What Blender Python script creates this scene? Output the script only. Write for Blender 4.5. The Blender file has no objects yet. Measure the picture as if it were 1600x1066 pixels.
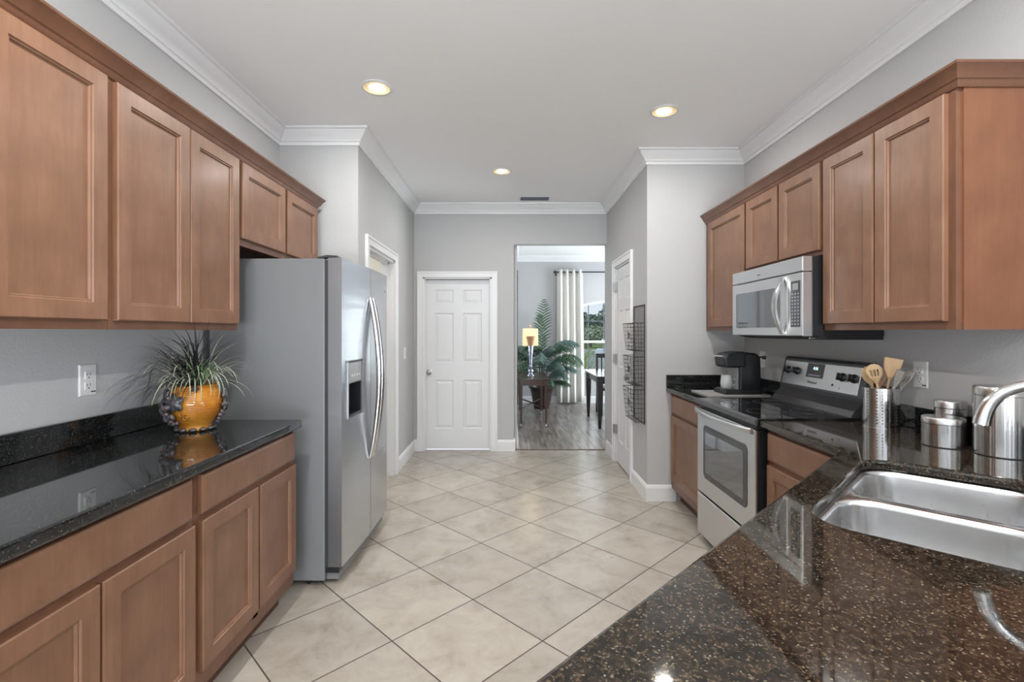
import bpy, bmesh, math, random
from mathutils import Vector, Matrix
PI = math.pi
SC = bpy.context.scene
COL = SC.collection
random.seed(7)

# ------------------------------------------------------------------ camera, world, lights, exposure
H = 1.371
cam = bpy.data.cameras.new('camera'); camo = bpy.data.objects.new('camera', cam); COL.objects.link(camo)
camo.location = (0, 0, H); camo.rotation_euler = (PI/2, 0, 0)
cam.sensor_width = 36; cam.lens = 760/1600*36; cam.shift_x = 2.5/1600; cam.shift_y = -14/1600
cam.clip_start = 0.05; cam.clip_end = 400
SC.camera = camo
SC.view_settings.view_transform = 'Standard'; SC.view_settings.look = 'None'
SC.view_settings.gamma = 1; SC.view_settings.exposure = 0.06
try: SC.view_settings.use_curve_mapping = False
except Exception: pass

w = bpy.data.worlds.new('world'); SC.world = w; w.use_nodes = True
nt = w.node_tree; nt.nodes.clear()
out = nt.nodes.new('ShaderNodeOutputWorld'); bg = nt.nodes.new('ShaderNodeBackground')
tc = nt.nodes.new('ShaderNodeTexCoord'); sx = nt.nodes.new('ShaderNodeSeparateXYZ'); cr = nt.nodes.new('ShaderNodeValToRGB')
nt.links.new(tc.outputs['Generated'], sx.inputs[0]); nt.links.new(sx.outputs['Z'], cr.inputs[0])
cr.color_ramp.elements[0].position = 0.0; cr.color_ramp.elements[0].color = (.78, .84, .90, 1)
cr.color_ramp.elements[1].position = .5; cr.color_ramp.elements[1].color = (.36, .55, .85, 1)
nt.links.new(cr.outputs[0], bg.inputs[0]); bg.inputs[1].default_value = 1.0
nt.links.new(bg.outputs[0], out.inputs[0])

def area(name, loc, rot, sx_, sy_, power, color=(1, 1, 1), shape='RECTANGLE', spread=None, parent=None):
    l = bpy.data.lights.new(name, 'AREA'); l.shape = shape; l.size = sx_
    if shape == 'RECTANGLE': l.size_y = sy_
    l.energy = power; l.color = color
    if spread: l.spread = spread
    o = bpy.data.objects.new(name, l); COL.objects.link(o)
    o.location = loc; o.rotation_euler = rot
    if parent: o.parent = parent; o.location = Vector(loc) - parent.location
    return o
# daylight at the dining window; the other area lamps here are added fill
CW = (.87, .945, 1)
area('rear_window_fill', (0.1, -4.2, 1.45), (PI/2, 0, 0), 3.0, 2.1, 32, CW)                         # sky fill added at an assumed opening behind the camera
area('rear_up_fill', (0.1, -4.15, .5), (math.radians(142), 0, 0), 3.0, .8, 250, CW)                # unseen upward fill added to brighten the kitchen ceiling
area('side_fill', (4.7, -1.6, 1.5), (PI/2, 0, PI/2), 2.6, 1.8, 40, CW)                       # fill added at an unseen family room opening
area('side_up_fill', (4.7, -1.6, .8), (math.radians(135), 0, PI/2), 2.6, .6, 130, CW)  # unseen lamp added at the side, tilted up to lift the ceiling
area('daylight_dining_window', (2.1, 9.7, 1.35), (-PI/2, 0, 0), 1.7, 1.2, 15, CW)                      # dining window
area('dining_up_fill', (2.1, 9.7, .75), (-math.radians(125), 0, 0), 1.7, .5, 10, CW)  # upward fill added low at the dining window for the far ceiling
area('dining_side_up_fill', (3.85, 7.6, .7), (math.radians(140), 0, PI/2), 2.0, .5, 75, CW)  # added upward fill for the dining room ceiling, out of view
area('dining_side_fill', (3.85, 7.6, 1.5), (PI/2, 0, PI/2), 2.0, 1.6, 95, CW)                      # fill added to brighten the dining room, out of sight
area('laundry_fill', (-1.9, 4.5, 2.7), (0, 0, 0), .5, .5, 18, (1, .985, .93))  # unseen lamp added to light the laundry room
sun = bpy.data.lights.new('sun', 'SUN'); sun.energy = 5; sun.angle = .02; sun.color = (1, .97, .92)
suno = bpy.data.objects.new('sun', sun); COL.objects.link(suno); suno.rotation_euler = (math.radians(50), 0, math.radians(-12))
CAN_POWER = 12.5

# ------------------------------------------------------------------ materials
def nmat(name):
    m = bpy.data.materials.new(name); m.use_nodes = True
    return m, m.node_tree, m.node_tree.nodes['Principled BSDF']
def setp(b, **k):
    names = {'color': 'Base Color', 'rough': 'Roughness', 'metal': 'Metallic', 'coat': 'Coat Weight', 'coatr': 'Coat Roughness', 'spec': 'Specular IOR Level',
             'trans': 'Transmission Weight', 'ior': 'IOR', 'emc': 'Emission Color', 'ems': 'Emission Strength', 'aniso': 'Anisotropic', 'alpha': 'Alpha', 'sheen': 'Sheen Weight', 'sss': 'Subsurface Weight'}
    for a, v in k.items():
        if a in ('color', 'emc') and len(v) == 3: v = (*v, 1)
        b.inputs[names[a]].default_value = v
def plain(name, color, rough=.5, bump=0, bscale=200, **k):
    m, t, b = nmat(name); setp(b, color=color, rough=rough, **k)
    n = t.nodes.new('ShaderNodeTexNoise'); n.inputs['Scale'].default_value = bscale; n.inputs['Detail'].default_value = 3
    c = t.nodes.new('ShaderNodeTexCoord'); t.links.new(c.outputs['Object'], n.inputs['Vector'])
    if bump:
        bp = t.nodes.new('ShaderNodeBump'); bp.inputs['Strength'].default_value = bump; bp.inputs['Distance'].default_value = .003
        t.links.new(n.outputs[0], bp.inputs['Height']); t.links.new(bp.outputs[0], b.inputs['Normal'])
    else:   # faint variation of roughness so that no surface is perfectly uniform
        mr = t.nodes.new('ShaderNodeMapRange'); mr.inputs['To Min'].default_value = max(rough-.03, 0); mr.inputs['To Max'].default_value = min(rough+.03, 1)
        n.inputs['Scale'].default_value = 6
        t.links.new(n.outputs[0], mr.inputs[0]); t.links.new(mr.outputs[0], b.inputs['Roughness'])
    return m
def ramp(t, stops):
    r = t.nodes.new('ShaderNodeValToRGB'); e = r.color_ramp.elements
    while len(e) < len(stops): e.new(.5)
    for i, (p, c) in enumerate(stops): e[i].position = p; e[i].color = (*c, 1) if len(c) == 3 else c
    return r
def mapping(t, scale, rot=(0, 0, 0), coord='Object'):
    c = t.nodes.new('ShaderNodeTexCoord'); mp = t.nodes.new('ShaderNodeMapping')
    mp.inputs['Scale'].default_value = scale; mp.inputs['Rotation'].default_value = rot
    t.links.new(c.outputs[coord], mp.inputs[0]); return mp
def math_(t, op, a, b=None, c=None):
    n = t.nodes.new('ShaderNodeMath'); n.operation = op
    for i, v in enumerate((a, b, c)):
        if v is None: continue
        if isinstance(v, (int, float)): n.inputs[i].default_value = v
        else: t.links.new(v, n.inputs[i])
    return n.outputs[0]
def mixc(t, f, a, b):
    n = t.nodes.new('ShaderNodeMix'); n.data_type = 'RGBA'
    for i, v in ((0, f), (6, a), (7, b)):
        if isinstance(v, (int, float)): n.inputs[i].default_value = v
        elif isinstance(v, tuple): n.inputs[i].default_value = (*v, 1)
        else: t.links.new(v, n.inputs[i])
    return n.outputs[2]

def wood(name, dark, mid, light, rough=.38, scale=(14, 14, 1.3), coat=.2):
    m, t, b = nmat(name)
    mp = mapping(t, scale); n = t.nodes.new('ShaderNodeTexNoise'); n.inputs['Scale'].default_value = 4; n.inputs['Detail'].default_value = 8; n.inputs['Roughness'].default_value = .6
    t.links.new(mp.outputs[0], n.inputs['Vector'])
    mp2 = mapping(t, (2.6, 2.6, 2.0)); n2 = t.nodes.new('ShaderNodeTexNoise'); n2.inputs['Scale'].default_value = 3; n2.inputs['Detail'].default_value = 4
    t.links.new(mp2.outputs[0], n2.inputs['Vector'])
    mp3 = mapping(t, (90, 90, 4)); n3 = t.nodes.new('ShaderNodeTexNoise'); n3.inputs['Scale'].default_value = 5; n3.inputs['Detail'].default_value = 2
    t.links.new(mp3.outputs[0], n3.inputs['Vector'])
    f = math_(t, 'ADD', math_(t, 'MULTIPLY', n.outputs[0], .30), math_(t, 'MULTIPLY', n2.outputs[0], .58))
    f = math_(t, 'ADD', f, math_(t, 'MULTIPLY', n3.outputs[0], .12))
    r = ramp(t, [(.3, dark), (.5, mid), (.7, light)]); t.links.new(f, r.inputs[0]); t.links.new(r.outputs[0], b.inputs['Base Color'])
    setp(b, rough=rough, coat=coat, coatr=.22, spec=.38)
    return m
def granite(name, base, patch, fleck1, fleck2, amount=.55, s=1.0):
    m, t, b = nmat(name)
    mp = mapping(t, (1, 1, 1), (0, 0, .4))
    dn = t.nodes.new('ShaderNodeTexNoise'); dn.inputs['Scale'].default_value = 60*s; dn.inputs['Detail'].default_value = 2; t.links.new(mp.outputs[0], dn.inputs['Vector'])
    va = t.nodes.new('ShaderNodeVectorMath'); va.operation = 'MULTIPLY_ADD'; t.links.new(dn.outputs['Color'], va.inputs[0]); va.inputs[1].default_value = (.010, .010, .010); t.links.new(mp.outputs[0], va.inputs[2])
    v = t.nodes.new('ShaderNodeTexVoronoi'); v.inputs['Scale'].default_value = 150*s; t.links.new(va.outputs[0], v.inputs['Vector'])
    v2 = t.nodes.new('ShaderNodeTexVoronoi'); v2.inputs['Scale'].default_value = 380*s; t.links.new(va.outputs[0], v2.inputs['Vector'])
    n = t.nodes.new('ShaderNodeTexNoise'); n.inputs['Scale'].default_value = 55*s; n.inputs['Detail'].default_value = 6; n.inputs['Roughness'].default_value = .65; t.links.new(mp.outputs[0], n.inputs['Vector'])
    sc = t.nodes.new('ShaderNodeSeparateColor'); t.links.new(v.outputs['Color'], sc.inputs[0])
    sc2 = t.nodes.new('ShaderNodeSeparateColor'); t.links.new(v2.outputs['Color'], sc2.inputs[0])
    nf_ = t.nodes.new('ShaderNodeTexNoise'); nf_.inputs['Scale'].default_value = 170*s; nf_.inputs['Detail'].default_value = 4; nf_.inputs['Roughness'].default_value = .7; t.links.new(va.outputs[0], nf_.inputs['Vector'])
    rf = ramp(t, [(.47, (0, 0, 0)), (.68, (1, 1, 1))]); t.links.new(nf_.outputs[0], rf.inputs[0])
    m1 = math_(t, 'MULTIPLY', rf.outputs[0], math_(t, 'MULTIPLY', sc.outputs[1], amount))
    m2 = math_(t, 'MULTIPLY', math_(t, 'GREATER_THAN', sc2.outputs[1], 1-.07*amount), math_(t, 'POWER', sc2.outputs[2], 1.6))
    r = ramp(t, [(.47, base), (.62, patch), (.78, tuple(c*1.6 for c in patch))]); t.links.new(n.outputs[0], r.inputs[0])
    c = mixc(t, m1, r.outputs[0], fleck1)
    c = mixc(t, m2, c, fleck2)
    t.links.new(c, b.inputs['Base Color'])
    setp(b, rough=.045, spec=.6, ior=1.55)
    return m
def steel(name, color=(.62, .62, .63), rough=.26, grain=(2, 400, 400), strength=.10, wave=0, dist=.001):
    m, t, b = nmat(name)
    mp = mapping(t, grain); n = t.nodes.new('ShaderNodeTexNoise'); n.inputs['Scale'].default_value = 1; n.inputs['Detail'].default_value = 3
    t.links.new(mp.outputs[0], n.inputs['Vector'])
    r = t.nodes.new('ShaderNodeMapRange'); r.inputs['To Min'].default_value = max(rough-.05, .02); r.inputs['To Max'].default_value = rough+.07
    t.links.new(n.outputs[0], r.inputs[0]); t.links.new(r.outputs[0], b.inputs['Roughness'])
    bp = t.nodes.new('ShaderNodeBump'); bp.inputs['Strength'].default_value = strength; bp.inputs['Distance'].default_value = dist
    t.links.new(n.outputs[0], bp.inputs['Height'])
    if wave:
        mp2 = mapping(t, (1, .8, 9)); n2 = t.nodes.new('ShaderNodeTexNoise'); n2.inputs['Scale'].default_value = 1; n2.inputs['Detail'].default_value = 2
        t.links.new(mp2.outputs[0], n2.inputs['Vector'])
        b2 = t.nodes.new('ShaderNodeBump'); b2.inputs['Strength'].default_value = wave; b2.inputs['Distance'].default_value = .01
        t.links.new(n2.outputs[0], b2.inputs['Height']); t.links.new(b2.outputs[0], bp.inputs['Normal'])
    t.links.new(bp.outputs[0], b.inputs['Normal'])
    setp(b, color=color, metal=1)
    return m
def emit(name, color, s):
    m, t, b = nmat(name); setp(b, color=color, emc=color, ems=s); return m
def glassy(name, tint=(1, 1, 1), ior=1.45):
    m = bpy.data.materials.new(name); m.use_nodes = True; t = m.node_tree; t.nodes.clear()
    o = t.nodes.new('ShaderNodeOutputMaterial'); a = t.nodes.new('ShaderNodeBsdfTransparent'); g = t.nodes.new('ShaderNodeBsdfGlossy'); g.inputs['Roughness'].default_value = .02
    a.inputs[0].default_value = (*tint, 1); fr = t.nodes.new('ShaderNodeFresnel'); fr.inputs[0].default_value = ior
    mx = t.nodes.new('ShaderNodeMixShader'); t.links.new(fr.outputs[0], mx.inputs[0]); t.links.new(a.outputs[0], mx.inputs[1]); t.links.new(g.outputs[0], mx.inputs[2])
    t.links.new(mx.outputs[0], o.inputs[0]); return m

M = {}
M['wall'] = plain('grey_wall_paint', (.47, .47, .475), .75, .35, 95)
M['cream'] = plain('cream_wall_paint', (.74, .73, .67), .75, .2, 95)
M['ceiling'] = plain('ceiling_paint', (.86, .86, .86), .85, .12, 60)
M['trim'] = plain('white_trim_paint', (.75, .75, .76), .35)
M['door'] = plain('white_door_paint', (.70, .70, .715), .38)
M['wood'] = wood('maple_cabinet_wood', (.145, .069, .038), (.190, .094, .054), (.240, .124, .076))
M['wood_shaded'] = wood('maple_wood_shaded', (.105, .044, .023), (.142, .062, .034), (.18, .084, .047))  # cabinet wood darkened: shade on crown and frames put into the colour
M['wood_side'] = wood('maple_end_panel_wood', (.13, .050, .024), (.17, .068, .033), (.21, .088, .045), scale=(8, 8, .8), rough=.3)
M['wood_in'] = plain('cabinet_underside', (.13, .06, .035), .5)
M['toe'] = plain('toe_kick_wood', (.10, .05, .035), .6)
M['granite'] = granite('black_granite', (.006, .0065, .007), (.012, .013, .013), (.05, .054, .054), (.13, .13, .12), .85)
M['granite2'] = granite('speckled_granite', (.005, .005, .0045), (.020, .015, .011), (.13, .085, .050), (.19, .16, .12), 1.0, .95)
M['steel'] = steel('brushed_steel', (.60, .60, .605), .27)
M['fridge_steel'] = steel('fridge_door_steel', (.50, .51, .525), .23, (3, 3, 500), .05, .4)
M['fridge_edge'] = steel('fridge_door_edge', (.25, .25, .26), .4, (3, 500, 3), .05)
M['range_steel'] = steel('range_steel', (.68, .69, .70), .3, (200, 2, 200), .05)
M['sink_steel'] = steel('sink_steel', (.66, .66, .665), .25, (10, 10, 10), .0)
M['can_steel'] = steel('canister_steel', (.62, .61, .60), .19, (42, 42, .2), .9, 0, .0045)
M['lid_steel'] = steel('canister_lid_steel', (.60, .59, .58), .24, (40, 40, .2), .12)
M['handle_steel'] = steel('handle_steel', (.62, .62, .63), .2, (5, 5, 5), 0)
M['chrome'] = steel('polished_chrome', (.80, .80, .80), .1, (50, 50, 2), .03)
M['holder_steel'] = steel('perforated_steel', (.72, .72, .72), .16, (60, 60, 1), .0)
M['nickel'] = steel('satin_nickel', (.45, .45, .46), .3)
M['fridge_side'] = plain('grey_fridge_side', (.185, .19, .197), .42, .05, 300)
M['black'] = plain('black_plastic', (.012, .012, .014), .35)
M['black_gloss'] = plain('black_glass', (.006, .006, .007), .05, coat=1, coatr=.02)
M['dark_gap'] = plain('dark_gasket', (.03, .03, .032), .6)
M['oven_glass'] = plain('oven_window_glass', (.26, .27, .28), .04, metal=.85)
M['oven_border'] = plain('oven_window_border', (.045, .045, .05), .12)
M['keypad'] = plain('dark_keypad', (.05, .052, .058), .3)
M['button'] = plain('grey_button', (.35, .36, .37), .4)
M['lcd'] = plain('grey_display', (.30, .31, .31), .3)
M['led'] = emit('lit_clock_digits', (.6, .8, 1), 2.0)
M['white_plastic'] = plain('white_plastic', (.72, .72, .72), .35)
M['sticker'] = plain('dark_sticker', (.03, .03, .03), .5)
M['vent'] = plain('vent_dark_metal', (.10, .13, .16), .5)
M['baffle'] = plain('cream_baffle', (.95, .78, .50), .5)
M['bulb'] = emit('lit_bulb', (1, .90, .72), 9)
M['wire'] = plain('black_wire', (.015, .015, .017), .45)
M['bamboo'] = wood('bamboo_wood', (.55, .36, .19), (.66, .45, .26), (.74, .54, .34), .5, coat=0)
M['bamboo_dark'] = wood('brown_wood', (.25, .13, .07), (.34, .19, .11), (.42, .25, .15), .5, coat=0)
M['bamboo_grey'] = wood('grey_wood', (.30, .28, .26), (.40, .38, .35), (.5, .48, .45), .5, coat=0)
M['dark_wood'] = wood('mahogany_wood', (.030, .013, .009), (.055, .024, .015), (.09, .04, .026), .2, coat=.6)
M['espresso'] = wood('espresso_wood', (.010, .008, .009), (.016, .013, .013), (.025, .02, .02), .2, coat=.6)
M['curtain'] = plain('ivory_curtain_cloth', (.74, .73, .69), .9, .15, 500)
M['cushion'] = plain('white_cushion_cloth', (.7, .69, .66), .9)
M['shade'] = emit('lit_lamp_shade', (.90, .66, .32), .75); M['shade'].node_tree.nodes['Principled BSDF'].inputs['Base Color'].default_value = (.7, .6, .42, 1)
M['amber'] = plain('amber_lamp_glass', (.42, .23, .11), .15, coat=.5)
M['crystal'] = plain('smoky_crystal', (.28, .30, .36), .06, metal=.6, bump=.6, bscale=30)
M['frond'] = plain('palm_leaf_green', (.060, .115, .070), .5)
M['frond2'] = plain('palm_leaf_blue_green', (.085, .15, .13), .5)
M['stem'] = plain('palm_stem', (.10, .12, .06), .6)
M['pot'] = plain('dark_brown_pot', (.05, .03, .024), .35)
M['glassmug'] = plain('cut_glass', (.62, .66, .66), .08, alpha=.5, coat=1)
M['pane'] = glassy('window_pane', (.97, .985, .98))
M['grass_dark'] = plain('dark_grass_blade', (.028, .024, .028), .5)
M['grass_pale'] = plain('pale_grass_blade', (.36, .42, .30), .5)
M['grass_green'] = plain('green_grass_blade', (.10, .24, .07), .5)
M['leaf_dark'] = plain('dark_glazed_leaf', (.07, .065, .07), .22, coat=.6)
M['grape'] = plain('purple_glazed_grape', (.11, .085, .095), .2, coat=.8)
M['paper'] = plain('speckled_cutting_board', (.30, .29, .28), .45)
M['tree'] = plain('hazed_tree_leaves', (.085, .13, .095), .9, .9, 3)  # leaf colour paled to carry distance haze
M['tree2'] = plain('pale_tree_leaves', (.16, .21, .14), .9, .9, 3)
M['trunk'] = plain('tree_bark', (.10, .08, .06), .9)
M['lawn'] = plain('lawn', (.10, .15, .03), .95)
M['road'] = plain('asphalt', (.19, .19, .185), .9)
M['blade'] = plain('yellow_green_blade', (.30, .40, .06), .5)
M['car'] = plain('silver_blue_car_paint', (.25, .30, .36), .3, coat=.8)
M['car_glass'] = plain('car_glass', (.03, .035, .04), .08)
M['tyre'] = plain('tyre', (.02, .02, .02), .8)
M['ledge'] = plain('grey_splash_ledge', (.10, .10, .105), .2, metal=.5)

def glaze():
    m, t, b = nmat('amber_glazed_pottery')
    mp = mapping(t, (1, 1, 1)); wv = t.nodes.new('ShaderNodeTexWave'); wv.wave_type = 'BANDS'; wv.bands_direction = 'Z'; wv.inputs['Scale'].default_value = 42; wv.inputs['Distortion'].default_value = .6
    t.links.new(mp.outputs[0], wv.inputs['Vector'])
    n = t.nodes.new('ShaderNodeTexNoise'); n.inputs['Scale'].default_value = 14; n.inputs['Detail'].default_value = 4; t.links.new(mp.outputs[0], n.inputs['Vector'])
    r = ramp(t, [(.3, (.38, .12, .012)), (.55, (.62, .25, .02)), (.75, (.70, .36, .05))]); t.links.new(n.outputs[0], r.inputs[0])
    c = mixc(t, math_(t, 'MULTIPLY', wv.outputs[0], .45), r.outputs[0], (.28, .09, .01)); t.links.new(c, b.inputs['Base Color'])
    bp = t.nodes.new('ShaderNodeBump'); bp.inputs['Strength'].default_value = .5; bp.inputs['Distance'].default_value = .003; bp.invert = True
    t.links.new(wv.outputs[0], bp.inputs['Height']); t.links.new(bp.outputs[0], b.inputs['Normal'])
    setp(b, rough=.16, coat=.6, coatr=.05); return m
M['glaze'] = glaze()

def tile_floor():
    m, t, b = nmat('diagonal_stone_tile')
    c = t.nodes.new('ShaderNodeTexCoord'); s = t.nodes.new('ShaderNodeSeparateXYZ'); t.links.new(c.outputs['Object'], s.inputs[0])
    p = .668/math.sqrt(2); q = math.sqrt(2)*p; X0, Y0 = .4786, 2.814
    x = math_(t, 'SUBTRACT', s.outputs[0], X0); y = math_(t, 'SUBTRACT', s.outputs[1], Y0)
    u = math_(t, 'DIVIDE', math_(t, 'ADD', x, y), q); v = math_(t, 'DIVIDE', math_(t, 'SUBTRACT', x, y), q)
    def dist(a):
        f = math_(t, 'FRACT', math_(t, 'ADD', a, 100.0)); return math_(t, 'MINIMUM', f, math_(t, 'SUBTRACT', 1.0, f))
    d = math_(t, 'MINIMUM', dist(u), dist(v))
    g = math_(t, 'LESS_THAN', d, .0062)
    comb = t.nodes.new('ShaderNodeCombineXYZ'); t.links.new(math_(t, 'FLOOR', math_(t, 'ADD', u, 100.0)), comb.inputs[0]); t.links.new(math_(t, 'FLOOR', math_(t, 'ADD', v, 100.0)), comb.inputs[1])
    wn = t.nodes.new('ShaderNodeTexWhiteNoise'); wn.noise_dimensions = '3D'; t.links.new(comb.outputs[0], wn.inputs[0])
    off = t.nodes.new('ShaderNodeVectorMath'); off.operation = 'MULTIPLY_ADD'; t.links.new(wn.outputs['Color'], off.inputs[0]); off.inputs[1].default_value = (9, 9, 9); t.links.new(c.outputs['Object'], off.inputs[2])
    n = t.nodes.new('ShaderNodeTexNoise'); n.inputs['Scale'].default_value = 4.5; n.inputs['Detail'].default_value = 10; n.inputs['Roughness'].default_value = .68; n.inputs['Distortion'].default_value = .4
    t.links.new(off.outputs[0], n.inputs['Vector'])
    r = ramp(t, [(.26, (.27, .232, .19)), (.42, (.37, .332, .283)), (.55, (.415, .376, .325)), (.75, (.45, .415, .365))]); t.links.new(n.outputs[0], r.inputs[0])
    br = t.nodes.new('ShaderNodeHueSaturation'); t.links.new(math_(t, 'ADD', math_(t, 'MULTIPLY', wn.outputs['Value'], .14), .93), br.inputs['Value']); t.links.new(r.outputs[0], br.inputs['Color'])
    t.links.new(mixc(t, g, br.outputs[0], (.05, .04, .032)), b.inputs['Base Color'])
    t.links.new(math_(t, 'ADD', math_(t, 'MULTIPLY', g, .5), math_(t, 'MULTIPLY_ADD', n.outputs[0], .15, .17)), b.inputs['Roughness'])
    bp = t.nodes.new('ShaderNodeBump'); bp.inputs['Strength'].default_value = .5; bp.inputs['Distance'].default_value = .002; bp.invert = True
    t.links.new(g, bp.inputs['Height']); t.links.new(bp.outputs[0], b.inputs['Normal'])
    return m
M['tile'] = tile_floor()
def plank_floor():
    m, t, b = nmat('grey_brown_planks')
    mp = mapping(t, (1, 1, 1), (0, 0, PI/2)); br = t.nodes.new('ShaderNodeTexBrick'); br.inputs['Scale'].default_value = 1
    br.inputs['Brick Width'].default_value = 1.2; br.inputs['Row Height'].default_value = .19; br.inputs['Mortar Size'].default_value = .002; br.offset = .37
    br.inputs['Color1'].default_value = (.27, .24, .215, 1); br.inputs['Color2'].default_value = (.44, .41, .38, 1); br.inputs['Mortar'].default_value = (.07, .06, .05, 1)
    t.links.new(mp.outputs[0], br.inputs['Vector'])
    mp2 = mapping(t, (9, .9, 1)); n = t.nodes.new('ShaderNodeTexNoise'); n.inputs['Scale'].default_value = 3; n.inputs['Detail'].default_value = 8; t.links.new(mp2.outputs[0], n.inputs['Vector'])
    r = ramp(t, [(.35, (.45, .42, .40)), (.65, (1, 1, 1))]); t.links.new(n.outputs[0], r.inputs[0])
    mx = t.nodes.new('ShaderNodeMix'); mx.data_type = 'RGBA'; mx.blend_type = 'MULTIPLY'; mx.inputs[0].default_value = 1; t.links.new(br.outputs[0], mx.inputs[6]); t.links.new(r.outputs[0], mx.inputs[7])
    t.links.new(mx.outputs[2], b.inputs['Base Color']); setp(b, rough=.3); return m
M['plank'] = plank_floor()

# ------------------------------------------------------------------ mesh helpers
class MB:
    def __init__(s): s.bm = bmesh.new(); s.T = Matrix.Identity(4)
    def v(s, p): return s.bm.verts.new(s.T @ Vector(p))
    def face(s, vs):
        try: return s.bm.faces.new(vs)
        except ValueError: return None
    def box(s, x0, x1, y0, y1, z0, z1):
        v = [s.v(p) for p in ((x0, y0, z0), (x1, y0, z0), (x1, y1, z0), (x0, y1, z0), (x0, y0, z1), (x1, y0, z1), (x1, y1, z1), (x0, y1, z1))]
        for f in ((0, 3, 2, 1), (4, 5, 6, 7), (0, 1, 5, 4), (1, 2, 6, 5), (2, 3, 7, 6), (3, 0, 4, 7)): s.face([v[i] for i in f])
        return s
    def loops(s, loops, cap0=True, cap1=True, closed=True):
        L = [[s.v(p) for p in l] for l in loops]; n = len(L[0])
        for a, b in zip(L, L[1:]):
            for i in range(n if closed else n-1): s.face([a[i], a[(i+1) % n], b[(i+1) % n], b[i]])
        if cap0: s.face(L[0][::-1])
        if cap1: s.face(L[-1])
        return s
    def prism(s, poly, z0, z1): return s.loops([[(x, y, z0) for x, y in poly], [(x, y, z1) for x, y in poly]])
    def prism_y(s, poly, y0, y1): return s.loops([[(x, y0, z) for x, z in poly], [(x, y1, z) for x, z in poly]])
    def prism_x(s, poly, x0, x1): return s.loops([[(x0, y, z) for y, z in poly], [(x1, y, z) for y, z in poly]])
    def lathe(s, c, prof, n=32, cap0=True, cap1=True, f=None):
        L = []
        for r, z in prof:
            l = []
            for i in range(n):
                a = 2*PI*i/n; rr = r*(f(a, z) if f else 1); l.append((c[0]+rr*math.cos(a), c[1]+rr*math.sin(a), c[2]+z))
            L.append(l)
        return s.loops(L, cap0, cap1)
    def cyl(s, p0, p1, r, n=16, r1=None):
        return s.tube([p0, p1], [r, r if r1 is None else r1], n)
    def tube(s, pts, r, n=8, sq=1.0, up=None, closed=False):
        pts = [Vector(p) for p in pts]; m = len(pts)
        rs = r if isinstance(r, (list, tuple)) else [r]*m
        L = []; prev = None
        for i, p in enumerate(pts):
            if closed: t = (pts[(i+1) % m]-pts[i-1])
            else: t = (pts[min(i+1, m-1)]-pts[max(i-1, 0)])
            t.normalize()
            if prev is None:
                a = Vector(up) if up else (Vector((0, 0, 1)) if abs(t.z) < .9 else Vector((1, 0, 0)))
            else: a = prev
            a = (a - t*a.dot(t)); a.normalize(); prev = a; b = t.cross(a)
            L.append([p + (a*math.cos(2*PI*k/n)*sq + b*math.sin(2*PI*k/n))*rs[i] for k in range(n)])
        if closed: L.append(L[0])
        return s.loops(L, not closed, not closed)
    def ball(s, c, r, n=10, m=7, sc=(1, 1, 1)):
        L = []
        for j in range(1, m):
            ph = PI*j/m; L.append([(c[0]+r*sc[0]*math.sin(ph)*math.cos(2*PI*i/n), c[1]+r*sc[1]*math.sin(ph)*math.sin(2*PI*i/n), c[2]-r*sc[2]*math.cos(ph)) for i in range(n)])
        top = (c[0], c[1], c[2]+r*sc[2]); bot = (c[0], c[1], c[2]-r*sc[2])
        V = [[s.v(p) for p in l] for l in L]; vb = s.v(bot); vt = s.v(top)
        for a, b in zip(V, V[1:]):
            for i in range(n): s.face([a[i], a[(i+1) % n], b[(i+1) % n], b[i]])
        for i in range(n): s.face([vb, V[0][(i+1) % n], V[0][i]]); s.face([vt, V[-1][i], V[-1][(i+1) % n]])
        return s
    def rectloops(s, o, u, n, rects, closeback=True):
        """rects: list of (inset_u0, inset_u1, z0, z1, depth): loops of a relief on the plane o + a*u + z*Z + d*n"""
        o, u, n = Vector(o), Vector(u), Vector(n); L = []
        for a0, a1, z0, z1, d in rects:
            L.append([o+u*a+n*d+Vector((0, 0, z)) for a, z in ((a0, z0), (a1, z0), (a1, z1), (a0, z1))])
        return s.loops(L, closeback, True)
    def build(s, name, mat, parent=None, bevel=0, smooth=None, seg=2, solid=0, subsurf=0, recalc=True):
        bm = s.bm
        if recalc: bmesh.ops.recalc_face_normals(bm, faces=bm.faces)
        if smooth is not None:
            for f in bm.faces: f.smooth = True
        xs = [v.co for v in bm.verts]
        c = Vector(((min(v.x for v in xs)+max(v.x for v in xs))/2, (min(v.y for v in xs)+max(v.y for v in xs))/2, min(v.z for v in xs)))
        bmesh.ops.translate(bm, verts=bm.verts, vec=-c)
        me = bpy.data.meshes.new(name); bm.to_mesh(me); bm.free()
        if smooth is not None: me.set_sharp_from_angle(angle=math.radians(smooth))
        me.materials.append(mat)
        o = bpy.data.objects.new(name, me); COL.objects.link(o)
        wl = Vector((0, 0, 0)); p = parent
        while p: wl += p.location; p = p.parent
        o.parent = parent; o.location = c-wl
        if solid: md = o.modifiers.new('solid', 'SOLIDIFY'); md.thickness = solid; md.offset = 0
        if bevel: md = o.modifiers.new('bevel', 'BEVEL'); md.width = bevel; md.segments = seg; md.limit_method = 'ANGLE'; md.angle_limit = math.radians(35)
        if subsurf: md = o.modifiers.new('sub', 'SUBSURF'); md.levels = md.render_levels = subsurf
        return o
def thing(name, label, cat, loc, group=None):
    o = bpy.data.objects.new(name, None); COL.objects.link(o); o.location = loc; o.empty_display_size = .1
    o['label'] = label; o['category'] = cat
    if group: o['group'] = group
    return o
def tag(o, label, cat, group=None):
    o['label'] = label; o['category'] = cat
    if group: o['group'] = group
    return o
def struct(o): o['kind'] = 'structure'; return o
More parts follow.
